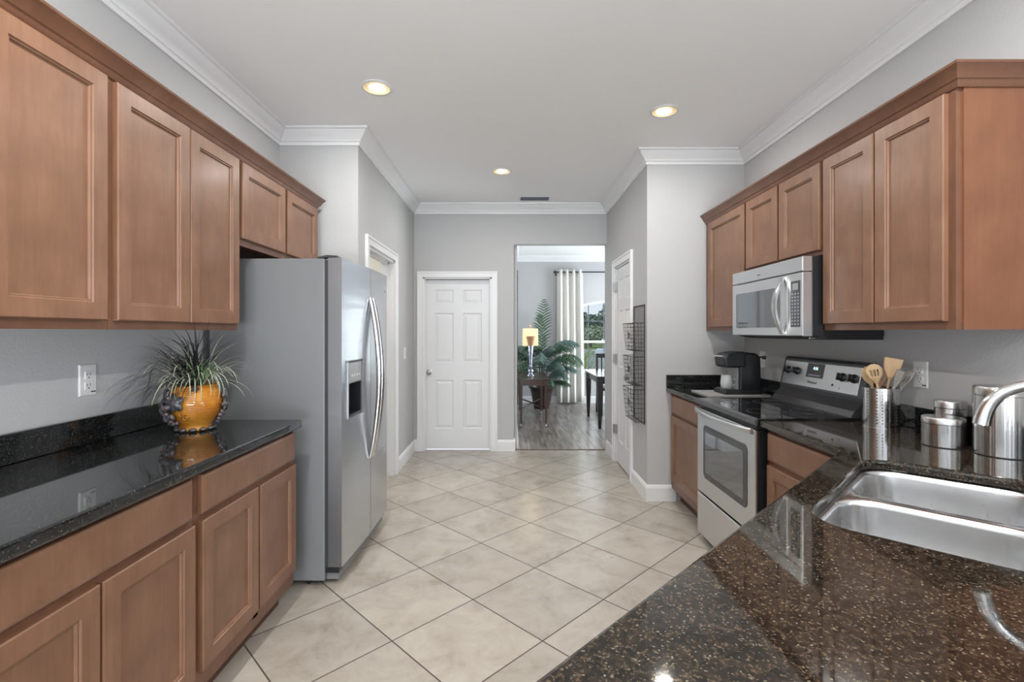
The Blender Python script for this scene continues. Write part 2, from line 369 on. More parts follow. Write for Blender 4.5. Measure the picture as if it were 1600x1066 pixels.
def sempty(name, loc):
    o = bpy.data.objects.new(name, None); COL.objects.link(o); o.location = loc; o['kind'] = 'structure'; return o
def sweep(mb, path, prof, side=1, closed=False):
    """profile (d, z): d = distance from the wall towards `side` (1 = left of travel), mitred along a polyline in XY"""
    P = [Vector((p[0], p[1])) for p in path]; n = len(P); L = []
    for i in range(n):
        if closed: a, b = P[i-1], P[(i+1) % n]
        else: a, b = (P[i-1] if i else None), (P[i+1] if i < n-1 else None)
        d0 = (P[i]-a).normalized() if a is not None else None; d1 = (b-P[i]).normalized() if b is not None else None
        if d0 is None: d0 = d1
        if d1 is None: d1 = d0
        n0 = Vector((-d0.y, d0.x))*side; n1 = Vector((-d1.y, d1.x))*side
        m = (n0+n1); m = m/m.dot(n0) if m.length > 1e-6 else n0
        L.append([(P[i].x+m.x*d, P[i].y+m.y*d, z) for d, z in prof])
    if closed: L.append(L[0])
    return mb.loops(L, not closed, not closed)
def text(name, body, size, loc, rot, mat, parent, ext=.0004):
    c = bpy.data.curves.new(name, 'FONT'); c.body = body; c.size = size; c.extrude = ext; c.align_x = 'CENTER'; c.align_y = 'CENTER'
    tmp = bpy.data.objects.new(name, c); COL.objects.link(tmp); bpy.context.view_layer.update()
    me = bpy.data.meshes.new_from_object(tmp.evaluated_get(bpy.context.evaluated_depsgraph_get())); bpy.data.objects.remove(tmp); bpy.data.curves.remove(c)
    me.materials.clear(); me.materials.append(mat)
    o = bpy.data.objects.new(name, me); COL.objects.link(o)
    wl = Vector((0, 0, 0)); p = parent
    while p: wl += p.location; p = p.parent
    o.parent = parent; o.location = Vector(loc)-wl; o.rotation_euler = rot
    return o

# ------------------------------------------------------------------ the setting
CZ = 2.84                                   # ceiling height
LX, RX = -1.685, 1.90                       # kitchen side walls
JL, JR = 3.545, 3.95                        # jog walls
HL, HR = -1.11, 1.11                        # hall walls
BY = 5.60; DY = 9.40; DX0 = .078            # back wall, dining far wall and left wall
T = .12
struct(MB().box(-4, 6, -4.3, 5.66, -.1, 0).build('floor', M['tile']))
struct(MB().box(-.2, 6, 5.66, DY, -.1, 0).build('floor_dining', M['plank']))
struct(MB().box(.04, HR, 5.645, 5.675, -.02, .004).build('trim_threshold', M['toe']))
# ceiling with round holes is not needed: the cans are shallow rings below it
struct(MB().box(-4, 6, -4.3, DY+T, CZ, CZ+.1).build('ceiling', M['ceiling']))
struct(MB().box(LX-T, LX, -4.3, JL+T, 0, CZ).build('wall_left', M['wall']))
struct(MB().box(LX, HL, JL, JL+T, 0, CZ).build('wall_left_return', M['wall']))
DLY0, DLY1, DH = 3.78, 4.65, 2.05           # opening in the hall's left wall
m = MB(); m.box(HL-T, HL, JL+T, DLY0, 0, CZ); m.box(HL-T, HL, DLY1, BY, 0, CZ); m.box(HL-T, HL, DLY0, DLY1, DH, CZ)
struct(m.build('wall_left_hall', M['wall']))
DBX0, DBX1 = -1.005, -.215; OX = .04; OZ = 2.385
m = MB(); m.box(HL-T, DBX0, BY, BY+T, 0, CZ); m.box(DBX1, OX, BY, BY+T, 0, CZ); m.box(DBX0, DBX1, BY, BY+T, 2.0, CZ); m.box(OX, HR, BY, BY+T, OZ, CZ)
struct(m.build('wall_back', M['wall']))
DRY0, DRY1 = 4.47, 5.14
m = MB(); m.box(HR, HR+T, JR, DRY0, 0, CZ); m.box(HR, HR+T, DRY1, BY+T, 0, CZ); m.box(HR, HR+T, DRY0, DRY1, DH, CZ)
struct(m.build('wall_right_hall', M['wall']))
struct(MB().box(HR+T, RX, JR, JR+T, 0, CZ).build('wall_right_return', M['wall']))
struct(MB().box(RX, RX+T, .55, JR+T, 0, CZ).build('wall_right', M['wall']))
struct(MB().box(RX+T, 4.9, .55, .55+T, 0, CZ).build('wall_family_room', M['wall']))
m = MB(); m.box(4.8, 4.92, -4.3, -3.0, 0, CZ); m.box(4.8, 4.92, -.2, .55, 0, CZ); m.box(4.8, 4.92, -3.0, -.2, 0, .5); m.box(4.8, 4.92, -3.0, -.2, 2.5, CZ)
struct(m.build('wall_family_side', M['wall']))
m = MB(); m.box(LX-T, -1.5, -4.42, -4.3, 0, CZ); m.box(1.7, 4.92, -4.42, -4.3, 0, CZ); m.box(-1.5, 1.7, -4.42, -4.3, 2.55, CZ); m.box(-1.5, 1.7, -4.42, -4.3, 0, .12)
struct(m.build('wall_rear', M['wall']))
# small room behind the hall's left door, pantry behind the right one
m = MB(); m.box(-2.9, HL-T, JL+T+.001, JL+T+.05, 0, CZ); m.box(-2.9, HL-T, BY+.05, BY+.1, 0, CZ); m.box(-2.95, -2.9, JL+T, BY+.1, 0, CZ)
struct(m.build('wall_laundry', M['cream']))
struct(MB().box(HR+T+.3, HR+T+.35, JR+T, BY+T, 0, CZ).build('wall_pantry', M['wall']))
# dining room walls
WX0, WX1, WZ0, WZS, WZT = 1.214, 3.03, .60, 1.86, 2.0
struct(MB().box(DX0-T, DX0, BY+T, DY+T, 0, CZ).build('wall_dining_left', M['wall']))
def arch_z(x):
    t_ = (x-(WX0+WX1)/2)/((WX1-WX0)/2); return WZS+(WZT-WZS)*(1-t_*t_)
m = MB(); m.box(DX0, WX0, DY, DY+T, 0, CZ); m.box(WX1, 4.1, DY, DY+T, 0, CZ); m.box(WX0, WX1, DY, DY+T, 0, WZ0)
N = 14; xs = [WX0+(WX1-WX0)*i/N for i in range(N+1)]
m.prism_y([(x, arch_z(x)) for x in xs]+[(WX1, CZ), (WX0, CZ)], DY, DY+T)
struct(m.build('wall_dining_far', M['wall']))
m = MB(); m.box(4.0, 4.12, BY+T, 6.5, 0, CZ); m.box(4.0, 4.12, 8.7, DY, 0, CZ); m.box(4.0, 4.12, 6.5, 8.7, 0, .5); m.box(4.0, 4.12, 6.5, 8.7, 2.3, CZ); m.box(HR+T, 4.12, BY, BY+T, 0, CZ)
struct(m.build('wall_dining_right', M['wall']))

# crown mouldings (d from wall, z)
h0 = 2.728
CRP = [(0, h0), (.012, h0), (.014, h0+.022), (.024, h0+.026), (.028, h0+.040), (.05, h0+.056), (.072, h0+.082), (.078, h0+.094), (.092, h0+.097), (.096, CZ-.001), (0, CZ-.001)]
path = [(LX, -4.3), (LX, JL), (HL, JL), (HL, BY), (HR, BY), (HR, JR), (RX, JR), (RX, .55)]
struct(sweep(MB(), path, CRP, -1).build('trim_crown', M['trim'], smooth=40))
struct(sweep(MB(), [(HR+.3, BY+T), (DX0, BY+T), (DX0, DY), (4.0, DY)], CRP, -1).build('trim_crown_dining', M['trim'], smooth=40))
BBP = [(0, 0), (.016, 0), (.016, .105), (.012, .118), (.006, .130), (0, .132)]
def base(name, pth, side=-1): struct(sweep(MB(), pth, BBP, side).build(name, M['trim'], bevel=0))
base('baseboard_left_hall', [(HL, DLY1+.075), (HL, BY), (DBX0-.068, BY)])
base('baseboard_back', [(DBX1+.068, BY), (OX, BY), (OX, BY+T)])
base('baseboard_right_hall', [(HR, BY), (HR, DRY1+.075)])
base('baseboard_right', [(HR, DRY0-.075), (HR, JR), (1.34, JR)])
base('baseboard_dining_left', [(DX0, BY+T), (DX0, DY)])
base('baseboard_dining_far', [(DX0, DY), (4.0, DY)])

# ---- doors
def casing(mb, axis, pos, a0, a1, top, out, w_=.07, t=.018):
    """flat three-sided casing with a raised outer bead; axis 'y' = wall runs along Y at x=pos"""
    def b(u0, u1, z0, z1, t_):
        if axis == 'y': mb.box(min(pos, pos+out*t_), max(pos, pos+out*t_), u0, u1, z0, z1)
        else: mb.box(u0, u1, min(pos, pos+out*t_), max(pos, pos+out*t_), z0, z1)
    for (u0, u1) in ((a0-w_, a0), (a1, a1+w_)):
        b(u0, u1, 0, top+w_, t)
    b(a0, a1, top, top+w_, t)
    b(a0-w_-.001, a0-w_+.018, 0, top+w_+.001, t+.007); b(a1+w_-.018, a1+w_+.001, 0, top+w_+.001, t+.007); b(a0-w_+.018, a1+w_-.018, top+w_-.018, top+w_+.001, t+.007)
def six_panel(mb, o, u, n, w_, h_):
    """slab in plane o + a*u + z*Z, front towards n"""
    o, u, n = Vector(o), Vector(u), Vector(n)
    def bx(a0, a1, z0, z1, d0, d1):
        mb.rectloops(o, u, n, [(a0, a1, z0, z1, d0), (a0, a1, z0, z1, d1)])
    bx(0, w_, 0, h_, -.035, -.009)
    st = .115*w_/.79; mid = .11*w_/.79; c0 = w_/2-mid/2; c1 = w_/2+mid/2
    rows = [(.23, .80), (1.0, 1.58), (1.69, h_-.115)]
    bx(0, st, 0, h_, -.009, 0); bx(w_-st, w_, 0, h_, -.009, 0); bx(c0, c1, 0, h_, -.009, 0)
    zs = [0]+[z for r in rows for z in r]+[h_]
    for i in range(0, len(zs), 2):
        bx(st, c0, zs[i], zs[i+1], -.009, 0); bx(c1, w_-st, zs[i], zs[i+1], -.009, 0)
    for (a0, a1) in ((st, c0), (c1, w_-st)):
        for z0, z1 in rows:
            mb.rectloops(o, u, n, [(a0, a1, z0, z1, -.001), (a0+.012, a1-.012, z0+.012, z1-.012, -.0088), (a0+.018, a1-.018, z0+.018, z1-.018, -.0088), (a0+.045, a1-.045, z0+.045, z1-.045, -.002)], False)
def knob(mb, c, n, r=.027):
    c, n = Vector(c), Vector(n)
    mb.tube([c, c+n*.006, c+n*.010, c+n*.028, c+n*.036, c+n*.052, c+n*.060, c+n*.063], [.033, .033, .012, .011, r*.85, r, r*.75, r*.3], 20)
# back door
d = sempty('door_1', (-.61, BY, 0))
m = MB(); six_panel(m, (DBX0+.006, BY+.075, .012), (1, 0, 0), (0, -1, 0), DBX1-DBX0-.012, 1.968); m.build('door_slab', M['door'], d)
m = MB(); casing(m, 'x', BY, DBX0, DBX1, 2.0, -1, .066)
m.build('door_casing', M['trim'], d, bevel=.003)
m = MB(); m.box(DBX0, DBX0+.018, BY, BY+T, 0, 2.0); m.box(DBX1-.018, DBX1, BY, BY+T, 0, 2.0); m.box(DBX0, DBX1, BY, BY+T, 1.985, 2.0)
m.box(DBX0+.018, DBX0+.028, BY+.045, BY+.07, 0, 1.985); m.box(DBX1-.028, DBX1-.018, BY+.045, BY+.07, 0, 1.985)
m.build('door_jamb', M['trim'], d)
m = MB(); knob(m, (-.945, BY+.075, .905), (0, -1, 0)); m.build('door_knob', M['nickel'], d, smooth=40)
MB().box(DBX0-.05, DBX1+.05, BY+T+.001, BY+T+.03, 0, 2.05).build('light_block_panel', M['door'], d)  # unseen panel added to block light leaking under the door
# hall left cased opening
d = sempty('door_2', (HL, 4.2, 0))
m = MB(); casing(m, 'y', HL, DLY0, DLY1, DH, 1); m.build('door_casing', M['trim'], d, bevel=.003)
m = MB(); m.box(HL-T, HL, DLY1-.02, DLY1, 0, DH); m.box(HL-T, HL, DLY0, DLY0+.02, 0, DH); m.box(HL-T, HL, DLY0, DLY1, DH-.02, DH)
m.box(HL-.09, HL-.05, DLY1-.033, DLY1-.02, 0, DH-.02); m.box(HL-.09, HL-.05, DLY0+.02, DLY1-.02, DH-.033, DH-.02)
m.build('door_jamb', M['trim'], d)
m = MB(); six_panel(m, (-1.26, DLY0+.04, .012), (-1, 0, 0), (0, 1, 0), .78, 2.0); m.build('door_slab', M['door'], d)
# hall right (pantry) door
d = sempty('door_3', (HR, 4.8, 0))
m = MB(); casing(m, 'y', HR, DRY0, DRY1, DH, -1); m.build('door_casing', M['trim'], d, bevel=.003)
m = MB(); m.box(HR, HR+T, DRY0, DRY0+.015, 0, DH); m.box(HR, HR+T, DRY1-.015, DRY1, 0, DH); m.box(HR, HR+T, DRY0, DRY1, DH-.015, DH); m.build('door_jamb', M['trim'], d)
m = MB(); six_panel(m, (HR+.012, DRY0+.018, .012), (0, 1, 0), (-1, 0, 0), DRY1-DRY0-.036, DH-.035); m.build('door_slab', M['door'], d)
for z in (.31, 1.05, 1.80):
    m = MB(); m.cyl((HR-.022, DRY1-.012, z), (HR-.022, DRY1-.012, z+.09), .008, 10); m.box(HR-.02, HR+.011, DRY1-.045, DRY1-.008, z, z+.09); m.build('hinge', M['nickel'], d)
m = MB(); knob(m, (HR+.012, DRY0+.075, .94), (-1, 0, 0)); m.build('door_knob', M['nickel'], d, smooth=40)

# ---- dining window
wn = sempty('window_1', ((WX0+WX1)/2, DY+.05, WZ0))
m = MB(); fw = .045
m.box(WX0, WX0+fw, DY+.04, DY+.10, WZ0, arch_z(WX0)+.02); m.box(WX1-fw, WX1, DY+.04, DY+.10, WZ0, arch_z(WX1)+.02); m.box(WX0, WX1, DY+.04, DY+.10, WZ0, WZ0+fw)
m.box(WX0, WX1, DY+.035, DY+.10, 1.16, 1.205)
L = [[(x, y, arch_z(x)-o_) for x in xs] for (y, o_) in ((DY+.04, fw), (DY+.04, 0), (DY+.10, 0), (DY+.10, fw), (DY+.04, fw))]
m.loops(L, False, False, closed=False); m.build('window_frame', M['white_plastic'], wn)
m = MB()
for k in range(1, 6):
    x = WX0+.303*k; m.box(x-.008, x+.008, DY+.06, DY+.075, WZ0+.02, arch_z(x)-.01)
for z in (.90, 1.585): m.box(WX0, WX1, DY+.06, DY+.075, z-.008, z+.008)
m.build('muntin', M['vent'], wn)
m = MB(); v_ = [m.v((x, DY+.068, arch_z(x)-.01)) for x in xs]+[m.v((WX1, DY+.068, WZ0)), m.v((WX0, DY+.068, WZ0))]; m.face(v_); m.build('window_pane', M['pane'], wn)
m = MB(); m.box(WX0-.03, WX1+.03, DY-.03, DY+.04, WZ0-.02, WZ0); m.build('window_sill', M['trim'], wn, bevel=.004)

# ------------------------------------------------------------------ cabinets
def shaker(o, u, n, w_, h_, parent, name='door', t=.02, st=.057):
    m = MB(); g = .0035
    m.rectloops(o, u, n, [(0, w_, 0, h_, 0), (0, w_, 0, h_, t-g), (g, w_-g, g, h_-g, t), (st, w_-st, st, h_-st, t), (st+.003, w_-st-.003, st+.003, h_-st-.003, t-.005),
                          (st+.007, w_-st-.007, st+.007, h_-st-.007, t-.005), (st+.010, w_-st-.010, st+.010, h_-st-.010, t-.012)])
    return m.build(name, M['wood'], parent)
def drawer(o, u, n, w_, h_, parent, t=.02):
    m = MB(); m.rectloops(o, u, n, [(0, w_, 0, h_, 0), (0, w_, 0, h_, t-.007), (.003, w_-.003, .003, h_-.003, t-.004), (.012, w_-.012, .012, h_-.012, t)])
    return m.build('drawer_front', M['wood'], parent)
UZ0, UZ1 = 1.380, 2.253; DZ0, DZ1 = 1.411, 2.236
def upper(side, y0, y1, doors, z0, label, dz0=DZ0, grp=None):
    """side -1: on the left wall facing +X, +1: on the right wall facing -X"""
    xw = LX if side < 0 else RX; s = -side; xf = (LX+.310) if side < 0 else (RX-.310)
    t = thing('wall_cabinet', label, 'cabinet', ((xw+xf)/2, (y0+y1)/2, z0), grp)
    m = MB(); m.box(min(xw, xf-s*.02), max(xw, xf-s*.02), y0, y1, z0+.018, UZ1); m.build('carcass', M['wood_side'], t)
    # face frame: stiles and rails
    m = MB(); a, b = sorted((xf-s*.02, xf)); e = .0008
    m.box(a, b, y0+e, y0+.04, z0, UZ1); m.box(a, b, y1-.04, y1-e, z0, UZ1); m.box(a, b, y0+.04, y1-.04, z0, z0+.042); m.box(a, b, y0+.04, y1-.04, UZ1-.045, UZ1)
    for k in range(len(doors)-1):
        mid = (doors[k][1]+doors[k+1][0])/2; m.box(a, b, mid-.02, mid+.02, z0+.042, UZ1-.045)
    m.build('face_frame', M['wood_shaded'], t)
    for (d0, d1) in doors:
        if side < 0: shaker((xf, d0, dz0), (0, 1, 0), (1, 0, 0), d1-d0, DZ1-dz0, t)
        else: shaker((xf, d0, dz0), (0, 1, 0), (-1, 0, 0), d1-d0, DZ1-dz0, t)
    return t
G1 = 'maple cabinets on the left wall'; G2 = 'maple cabinets on the right wall'
upper(-1, .87, 1.66, [(.880, 1.252), (1.256, 1.640)], UZ0, 'tall maple wall cabinet nearest the camera on the left wall, cut by the frame', grp=G1)
upper(-1, 1.66, 2.452, [(1.681, 2.060), (2.066, 2.436)], UZ0, 'tall two-door maple wall cabinet above the yellow planter', grp=G1)
upper(-1, 2.452, 3.44, [(2.466, 2.935), (2.963, 3.425)], 1.812, 'short two-door maple wall cabinet above the refrigerator', dz0=1.846, grp=G1)
upper(1, 3.262, JR-.002, [(3.272, 3.872)], UZ0, 'narrow single-door maple wall cabinet in the far right corner', grp=G2)
upper(1, 2.462, 3.262, [(2.476, 2.849), (2.869, 3.246)], 1.766, 'short two-door maple wall cabinet above the microwave', dz0=1.790, grp=G2)
t = upper(1, 1.735, 2.462, [(1.765, 2.099), (2.110, 2.447)], UZ0, 'tall two-door maple wall cabinet at the near end of the right wall', grp=G2)
MB().box(RX-.288, RX-.001, 1.729, 1.735, UZ0, UZ1).build('end_panel', M['wood_side'], t)
# cabinet crown mouldings
CCP = [(0, UZ1-.012), (.004, UZ1-.012), (.010, UZ1-.004), (.013, UZ1+.004), (.016, UZ1+.010), (.020, UZ1+.012), (.036, UZ1+.040), (.048, UZ1+.052), (.050, UZ1+.060), (0, UZ1+.060)]
xf = LX+.311
tag(sweep(MB(), [(xf, .86), (xf, 3.441), (LX, 3.441)], CCP, -1).build('cabinet_crown_moulding', M['wood_shaded'], smooth=30), 'maple crown moulding running along the top of the left wall cabinets', 'moulding')
xf = RX-.311
tag(sweep(MB(), [(xf, JR-.001), (xf, 1.728), (RX, 1.728)], CCP, -1).build('cabinet_crown_moulding', M['wood_shaded'], smooth=30), 'maple crown moulding running along the top of the right wall cabinets', 'moulding')

BZ = .888; BZL = .891
def basecab(side, y0, y1, xface, drw, doors, label, grp, dr=(.727, .865), dd=(.180, .705)):
    BZ = BZL if side < 0 else .888
    if side < 0: dr = (.734, .872); dd = (.182, .711)
    xw = LX if side < 0 else RX; s = -side
    t = thing('base_cabinet', label, 'cabinet', ((xw+xface)/2, (y0+y1)/2, 0), grp)
    m = MB(); a, b = sorted((xw, xface-s*.021)); m.box(a, b, y0, y1, .11, BZ-.002); m.build('carcass', M['wood_in'], t)
    m = MB(); a, b = sorted((xface-s*.02, xface)); e = .0008
    m.box(a, b, y0+e, y0+.035, .11, BZ-.002); m.box(a, b, y1-.035, y1-e, .11, BZ-.002); m.box(a, b, y0+.035, y1-.035, .11, .155+.045); m.box(a, b, y0+.035, y1-.035, BZ-.04, BZ-.002); m.box(a, b, y0+.035, y1-.035, .69, .74)
    if len(doors) > 1: mid = (doors[0][1]+doors[1][0])/2; m.box(a, b, mid-.02, mid+.02, .15, .70)
    m.build('face_frame', M['wood_shaded'], t)
    m = MB(); a, b = sorted((xface-s*.075, xface-s*.09)); m.box(a, b, y0, y1, .0, .11); m.build('toe_kick', M['toe'], t)
    u = (0, 1, 0); n = (s, 0, 0)
    for (a, b) in drw: drawer((xface, a, dr[0]), u, n, b-a, dr[1]-dr[0], t)
    for (a, b) in doors: shaker((xface, a, dd[0]), u, n, b-a, dd[1]-dd[0], t)
    return t
XBL = -1.092
basecab(-1, .885, 1.672, XBL, [(.905, 1.649)], [(.905, 1.274), (1.282, 1.659)], 'maple base cabinet nearest the camera on the left, wide drawer over two doors', 'maple base cabinets')
basecab(-1, 1.672, 2.447, XBL, [(1.699, 2.43)], [(1.699, 2.075), (2.09, 2.437)], 'maple base cabinet beside the refrigerator, one drawer over two doors', 'maple base cabinets')
XBR = 1.306
basecab(1, 3.258, JR-.001, XBR, [(3.28, 3.90)], [(3.28, 3.90)], 'narrow maple base cabinet between the stove and the far wall', 'maple base cabinets')
basecab(1, 1.90, 2.462, XBR, [(1.95, 2.443)], [(1.95, 2.443)], 'maple base cabinet between the stove and the sink corner', 'maple base cabinets')

# ------------------------------------------------------------------ worktops
def slab(poly, label, mat, holes=(), z0=BZ, z1=.922, name='countertop', bev=.010):
    m = MB(); bm = m.bm
    def loop(p): 
        v = [bm.verts.new((x, y, z0)) for x, y in p]; return [bm.edges.new((v[i], v[(i+1) % len(v)])) for i in range(len(v))]
    es = loop(poly)
    for h_ in holes: es += loop(h_)
    bmesh.ops.triangle_fill(bm, use_beauty=True, use_dissolve=False, edges=es)
    fs = list(bm.faces); r = bmesh.ops.extrude_face_region(bm, geom=fs)
    bmesh.ops.translate(bm, verts=[e for e in r['geom'] if isinstance(e, bmesh.types.BMVert)], vec=(0, 0, z1-z0))
    return tag(m.build(name, mat, None, bevel=bev, seg=3), label, 'countertop')
def rrect(u0, u1, v0, v1, r, n=7):
    P = []
    for cx, cy, a0 in ((u1-r, v1-r, 0), (u0+r, v1-r, 90), (u0+r, v0+r, 180), (u1-r, v0+r, 270)):
        for i in range(n+1): a = math.radians(a0+90*i/n); P.append((cx+r*math.cos(a), cy+r*math.sin(a)))
    return P
R2 = math.sqrt(2)
def uv(p): return ((p[0]+p[1])/R2, (p[0]-p[1])/R2)          # sink axes at 45 degrees
SU0, SU1, SV0, SV1 = 1.335, 2.13, -.33, .12
CT = .922
CTL = .930
slab([(LX+.001, .86), (-1.049, .86), (-1.049, 2.455), (LX+.001, 2.455)], 'black granite countertop on the left base cabinets under the yellow planter', M['granite'], z0=BZL, z1=CTL)
slab([(1.262, 3.253), (RX-.001, 3.253), (RX-.001, JR-.001), (1.262, JR-.001)], 'black granite countertop in the far corner under the coffee maker', M['granite'])
slab([(1.262, 2.467), (1.262, 1.862), (-.02, .58), (.35, .05), (1.2, -.25), (RX-.001, -.25), (RX-.001, 2.467)], 'black granite countertop running diagonally around the sink', M['granite2'],
     holes=[[uv(p) for p in rrect(SU0, SU1, SV0, SV1, .10)]])
def splash(x0, x1, y0, y1, label, z=CT): tag(MB().box(x0, x1, y0, y1, z+.0005, z+.102).build('backsplash', M['granite'], bevel=.003), label, 'backsplash')
splash(LX+.001, LX+.021, .86, 2.455, 'low black granite backsplash on the left wall behind the planter', CTL)
splash(RX-.021, RX-.001, 3.253, JR-.022, 'low black granite backsplash on the right wall behind the coffee maker')
splash(1.262, RX-.001, JR-.021, JR-.001, 'low black granite backsplash on the far return wall')
splash(RX-.021, RX-.001, .56, 2.467, 'low black granite backsplash on the right wall behind the canisters')

# sink base cabinet (hollow, faces the 45 degree edge)
t = thing('sink_cabinet', 'maple sink base cabinet under the diagonal countertop edge', 'cabinet', (.9, .9, 0))
A = Vector((XBR-.01, 1.87, 0)); B = Vector((.03, 1.87-(XBR-.01-.03), 0)); du = (B-A).normalized(); nn = Vector((-1/R2, 1/R2, 0))
Lf = (B-A).length
m = MB(); m.rectloops(A, du, nn, [(0, Lf, .11, BZ-.002, -.02), (0, Lf, .11, BZ-.002, 0)]); m.build('face_frame', M['wood_shaded'], t)
m = MB(); m.rectloops(A-nn*.07, du, nn, [(0, Lf, 0, .11, -.02), (0, Lf, 0, .11, 0)]); m.build('toe_kick', M['toe'], t)
m = MB(); m.prism([(.03, .60), (.30, .12), (.32, .13), (.06, .62)], 0, BZ-.002); m.prism([(.30, .12), (1.2, -.20), (1.2, -.18), (.32, .14)], 0, BZ-.002); m.box(1.2, RX-.02, -.20, -.18, 0, BZ-.002); m.build('side_panel', M['wood_side'], t)
for k in range(2):
    o_ = A + du*(.10+k*.72); shaker(o_+Vector((0, 0, .18)), du, nn, .70, .525, t); drawer(o_+Vector((0, 0, .727)), du, nn, .70, .138, t)

# sink
t = thing('sink', 'stainless steel double bowl sink set under the diagonal countertop', 'sink', (*uv((1.733, -.1)), .68))
m = MB(); bm = m.bm
def ring(p, z): return [Vector((*uv(q), z)) for q in p]
ZS = BZ-.001
es = []
for p in (rrect(SU0-.012, SU1+.012, SV0-.012, SV1+.012, .11), rrect(SU0+.006, 1.716, SV0+.006, SV1-.006, .09), rrect(1.750, SU1-.006, SV0+.006, SV1-.006, .09)):
    v = [bm.verts.new(q) for q in ring(p, ZS)]; es += [bm.edges.new((v[i], v[(i+1) % len(v)])) for i in range(len(v))]
bmesh.ops.triangle_fill(bm, use_beauty=True, use_dissolve=False, edges=es)
for (a, b) in ((SU0+.006, 1.716), (1.750, SU1-.006)):
    loops_ = []
    for off, z, r in ((0, ZS, .09), (.002, ZS-.002, .09), (.005, ZS-.007, .088), (.007, ZS-.016, .086), (.012, ZS-.10, .082), (.018, ZS-.165, .078), (.026, ZS-.188, .07), (.045, ZS-.199, .055), (.09, ZS-.203, .03)):
        loops_.append(ring(rrect(a+off, b-off, SV0+.006+off, SV1-.006-off, r), z))
    m.loops(loops_, False, True)
bmesh.ops.remove_doubles(bm, verts=bm.verts, dist=.0002)
o = m.build('bowls', M['sink_steel'], t, smooth=50)
for uc in (1.53, 1.93):
    c = uv((uc, -.09)); m = MB(); m.lathe((c[0], c[1], ZS-.2028), [(.055, 0), (.055, .003), (.046, .004), (.042, -.0005), (.01, -.0005)], 24); m.build('drain', M['chrome'], t, smooth=40)

# faucet: gooseneck, base behind the sink
fb = uv((1.733, .18)); t = thing('faucet', 'chrome gooseneck faucet arching over the sink', 'faucet', (fb[0], fb[1], CT))
m = MB(); m.lathe((fb[0], fb[1], CT), [(.032, 0), (.032, .008), (.024, .014), (.018, .05), (.016, .16), (.0135, .17)], 24); m.build('base', M['chrome'], t, smooth=40)
pts = []; rs = []
for i in range(5): pts.append((*uv((1.733, .18)), CT+.16+.03*i)); rs.append(.0095)
for i in range(1, 25):
    a = PI - (PI*.94)*i/24; rx, rz = .105, .052
    vv = .18-.105-rx*math.cos(a); 
    vv = .075 + .105*math.cos(PI*.94*i/24)
    zz = CT+.28+.045*math.sin(PI*.94*i/24)-(.075*(i/24)**5)
    pts.append((*uv((1.733, vv)), zz)); rs.append(.0095-.0022*math.sin(PI*min(1, i/14)) + max(0, (i-9)/15)**1.1*.0085)
m = MB(); m.tube(pts, rs, 18, up=(1, 1, 0)); m.build('spout', M['chrome'], t, smooth=50)
m = MB(); c = Vector((*uv((1.755, .18)), CT+.08)); dd = Vector((*uv((1, 0)), .25)).normalized(); m.tube([c, c+dd*.03, c+dd*.1], [.012, .009, .006], 12); m.build('lever', M['chrome'], t, smooth=50)

# ------------------------------------------------------------------ refrigerator (built square, then turned a little)
FY0, FY1 = 2.615, 3.500
fr = thing('refrigerator', 'stainless side-by-side refrigerator with grey sides and ice dispenser', 'refrigerator', (-.985, FY0, 0))
m = MB(); m.box(-1.63, -1.0, FY0, FY1, .03, 1.768); m.build('body', M['fridge_side'], fr, bevel=.006)
m = MB(); m.box(-1.0, -.982, FY0+.008, FY1-.008, .10, 1.760); m.build('gasket', M['dark_gap'], fr)
FC = (FY0+FY1)/2; HW = (FY1-FY0)/2
def xfr(y): return -.908+.014*(1-((y-FC)/HW)**2)
def fdoor(y0, y1, z0, z1, hole=None):
    """front skin, edges and a recess for the dispenser"""
    ys = [y0+(y1-y0)*i/10 for i in range(11)]; zs = [z0, z1]
    if hole: ys = sorted(set([y for y in ys if not (hole[0]-.01 < y < hole[1]+.01)]+[hole[0], (hole[0]+hole[1])/2, hole[1]])); zs = [z0, hole[2], hole[3], z1]
    f = MB(); G = {(i, j): f.v((xfr(y), y, z)) for i, y in enumerate(ys) for j, z in enumerate(zs)}
    for i in range(len(ys)-1):
        for j in range(len(zs)-1):
            if hole and j == 1 and hole[0]-1e-6 <= ys[i] and ys[i+1] <= hole[1]+1e-6: continue
            f.face([G[i, j], G[i+1, j], G[i+1, j+1], G[i, j+1]])
    front = f.build('door', M['fridge_steel'], fr, smooth=30)
    e = MB()
    e.loops([[(xfr(y), y, z) for z in (z0, z1)] for y in (y0, y1)], False, False, False)
    e = MB(); R_ = .0
    outer = [(-.982, y0), (-.982, y1)]+[(xfr(y)-.0004, y) for y in reversed(ys)]
    if not hole: e.prism(outer, z0, z1)
    else:
        lo = [(-.982, y0), (-.982, y1)]+[(xfr(y)-.0004, y) for y in reversed(ys)]
        e.prism(lo, z0, hole[2]-.0005); e.prism(lo, hole[3]+.0005, z1)
        for (a, b) in ((y0, hole[0]-.0005), (hole[1]+.0005, y1)):
            yy = [y for y in ys if a-.002 <= y <= b+.002]; yy[0] = a if a != y0 else y0; 
            yy = sorted(set([a, b]+[y for y in ys if a < y < b]))
            e.prism([(-.982, a), (-.982, b)]+[(xfr(y)-.0004, y) for y in reversed(yy)], hole[2]-.0005, hole[3]+.0005)
    e.build('door_edge', M['fridge_edge'], front)
    return front
SPL = 3.078
hole = (2.690, 2.925, .895, 1.205)
d1 = fdoor(FY0+.004, SPL-.003, .105, 1.772, hole); d2 = fdoor(SPL+.003, FY1-.004, .105, 1.772)
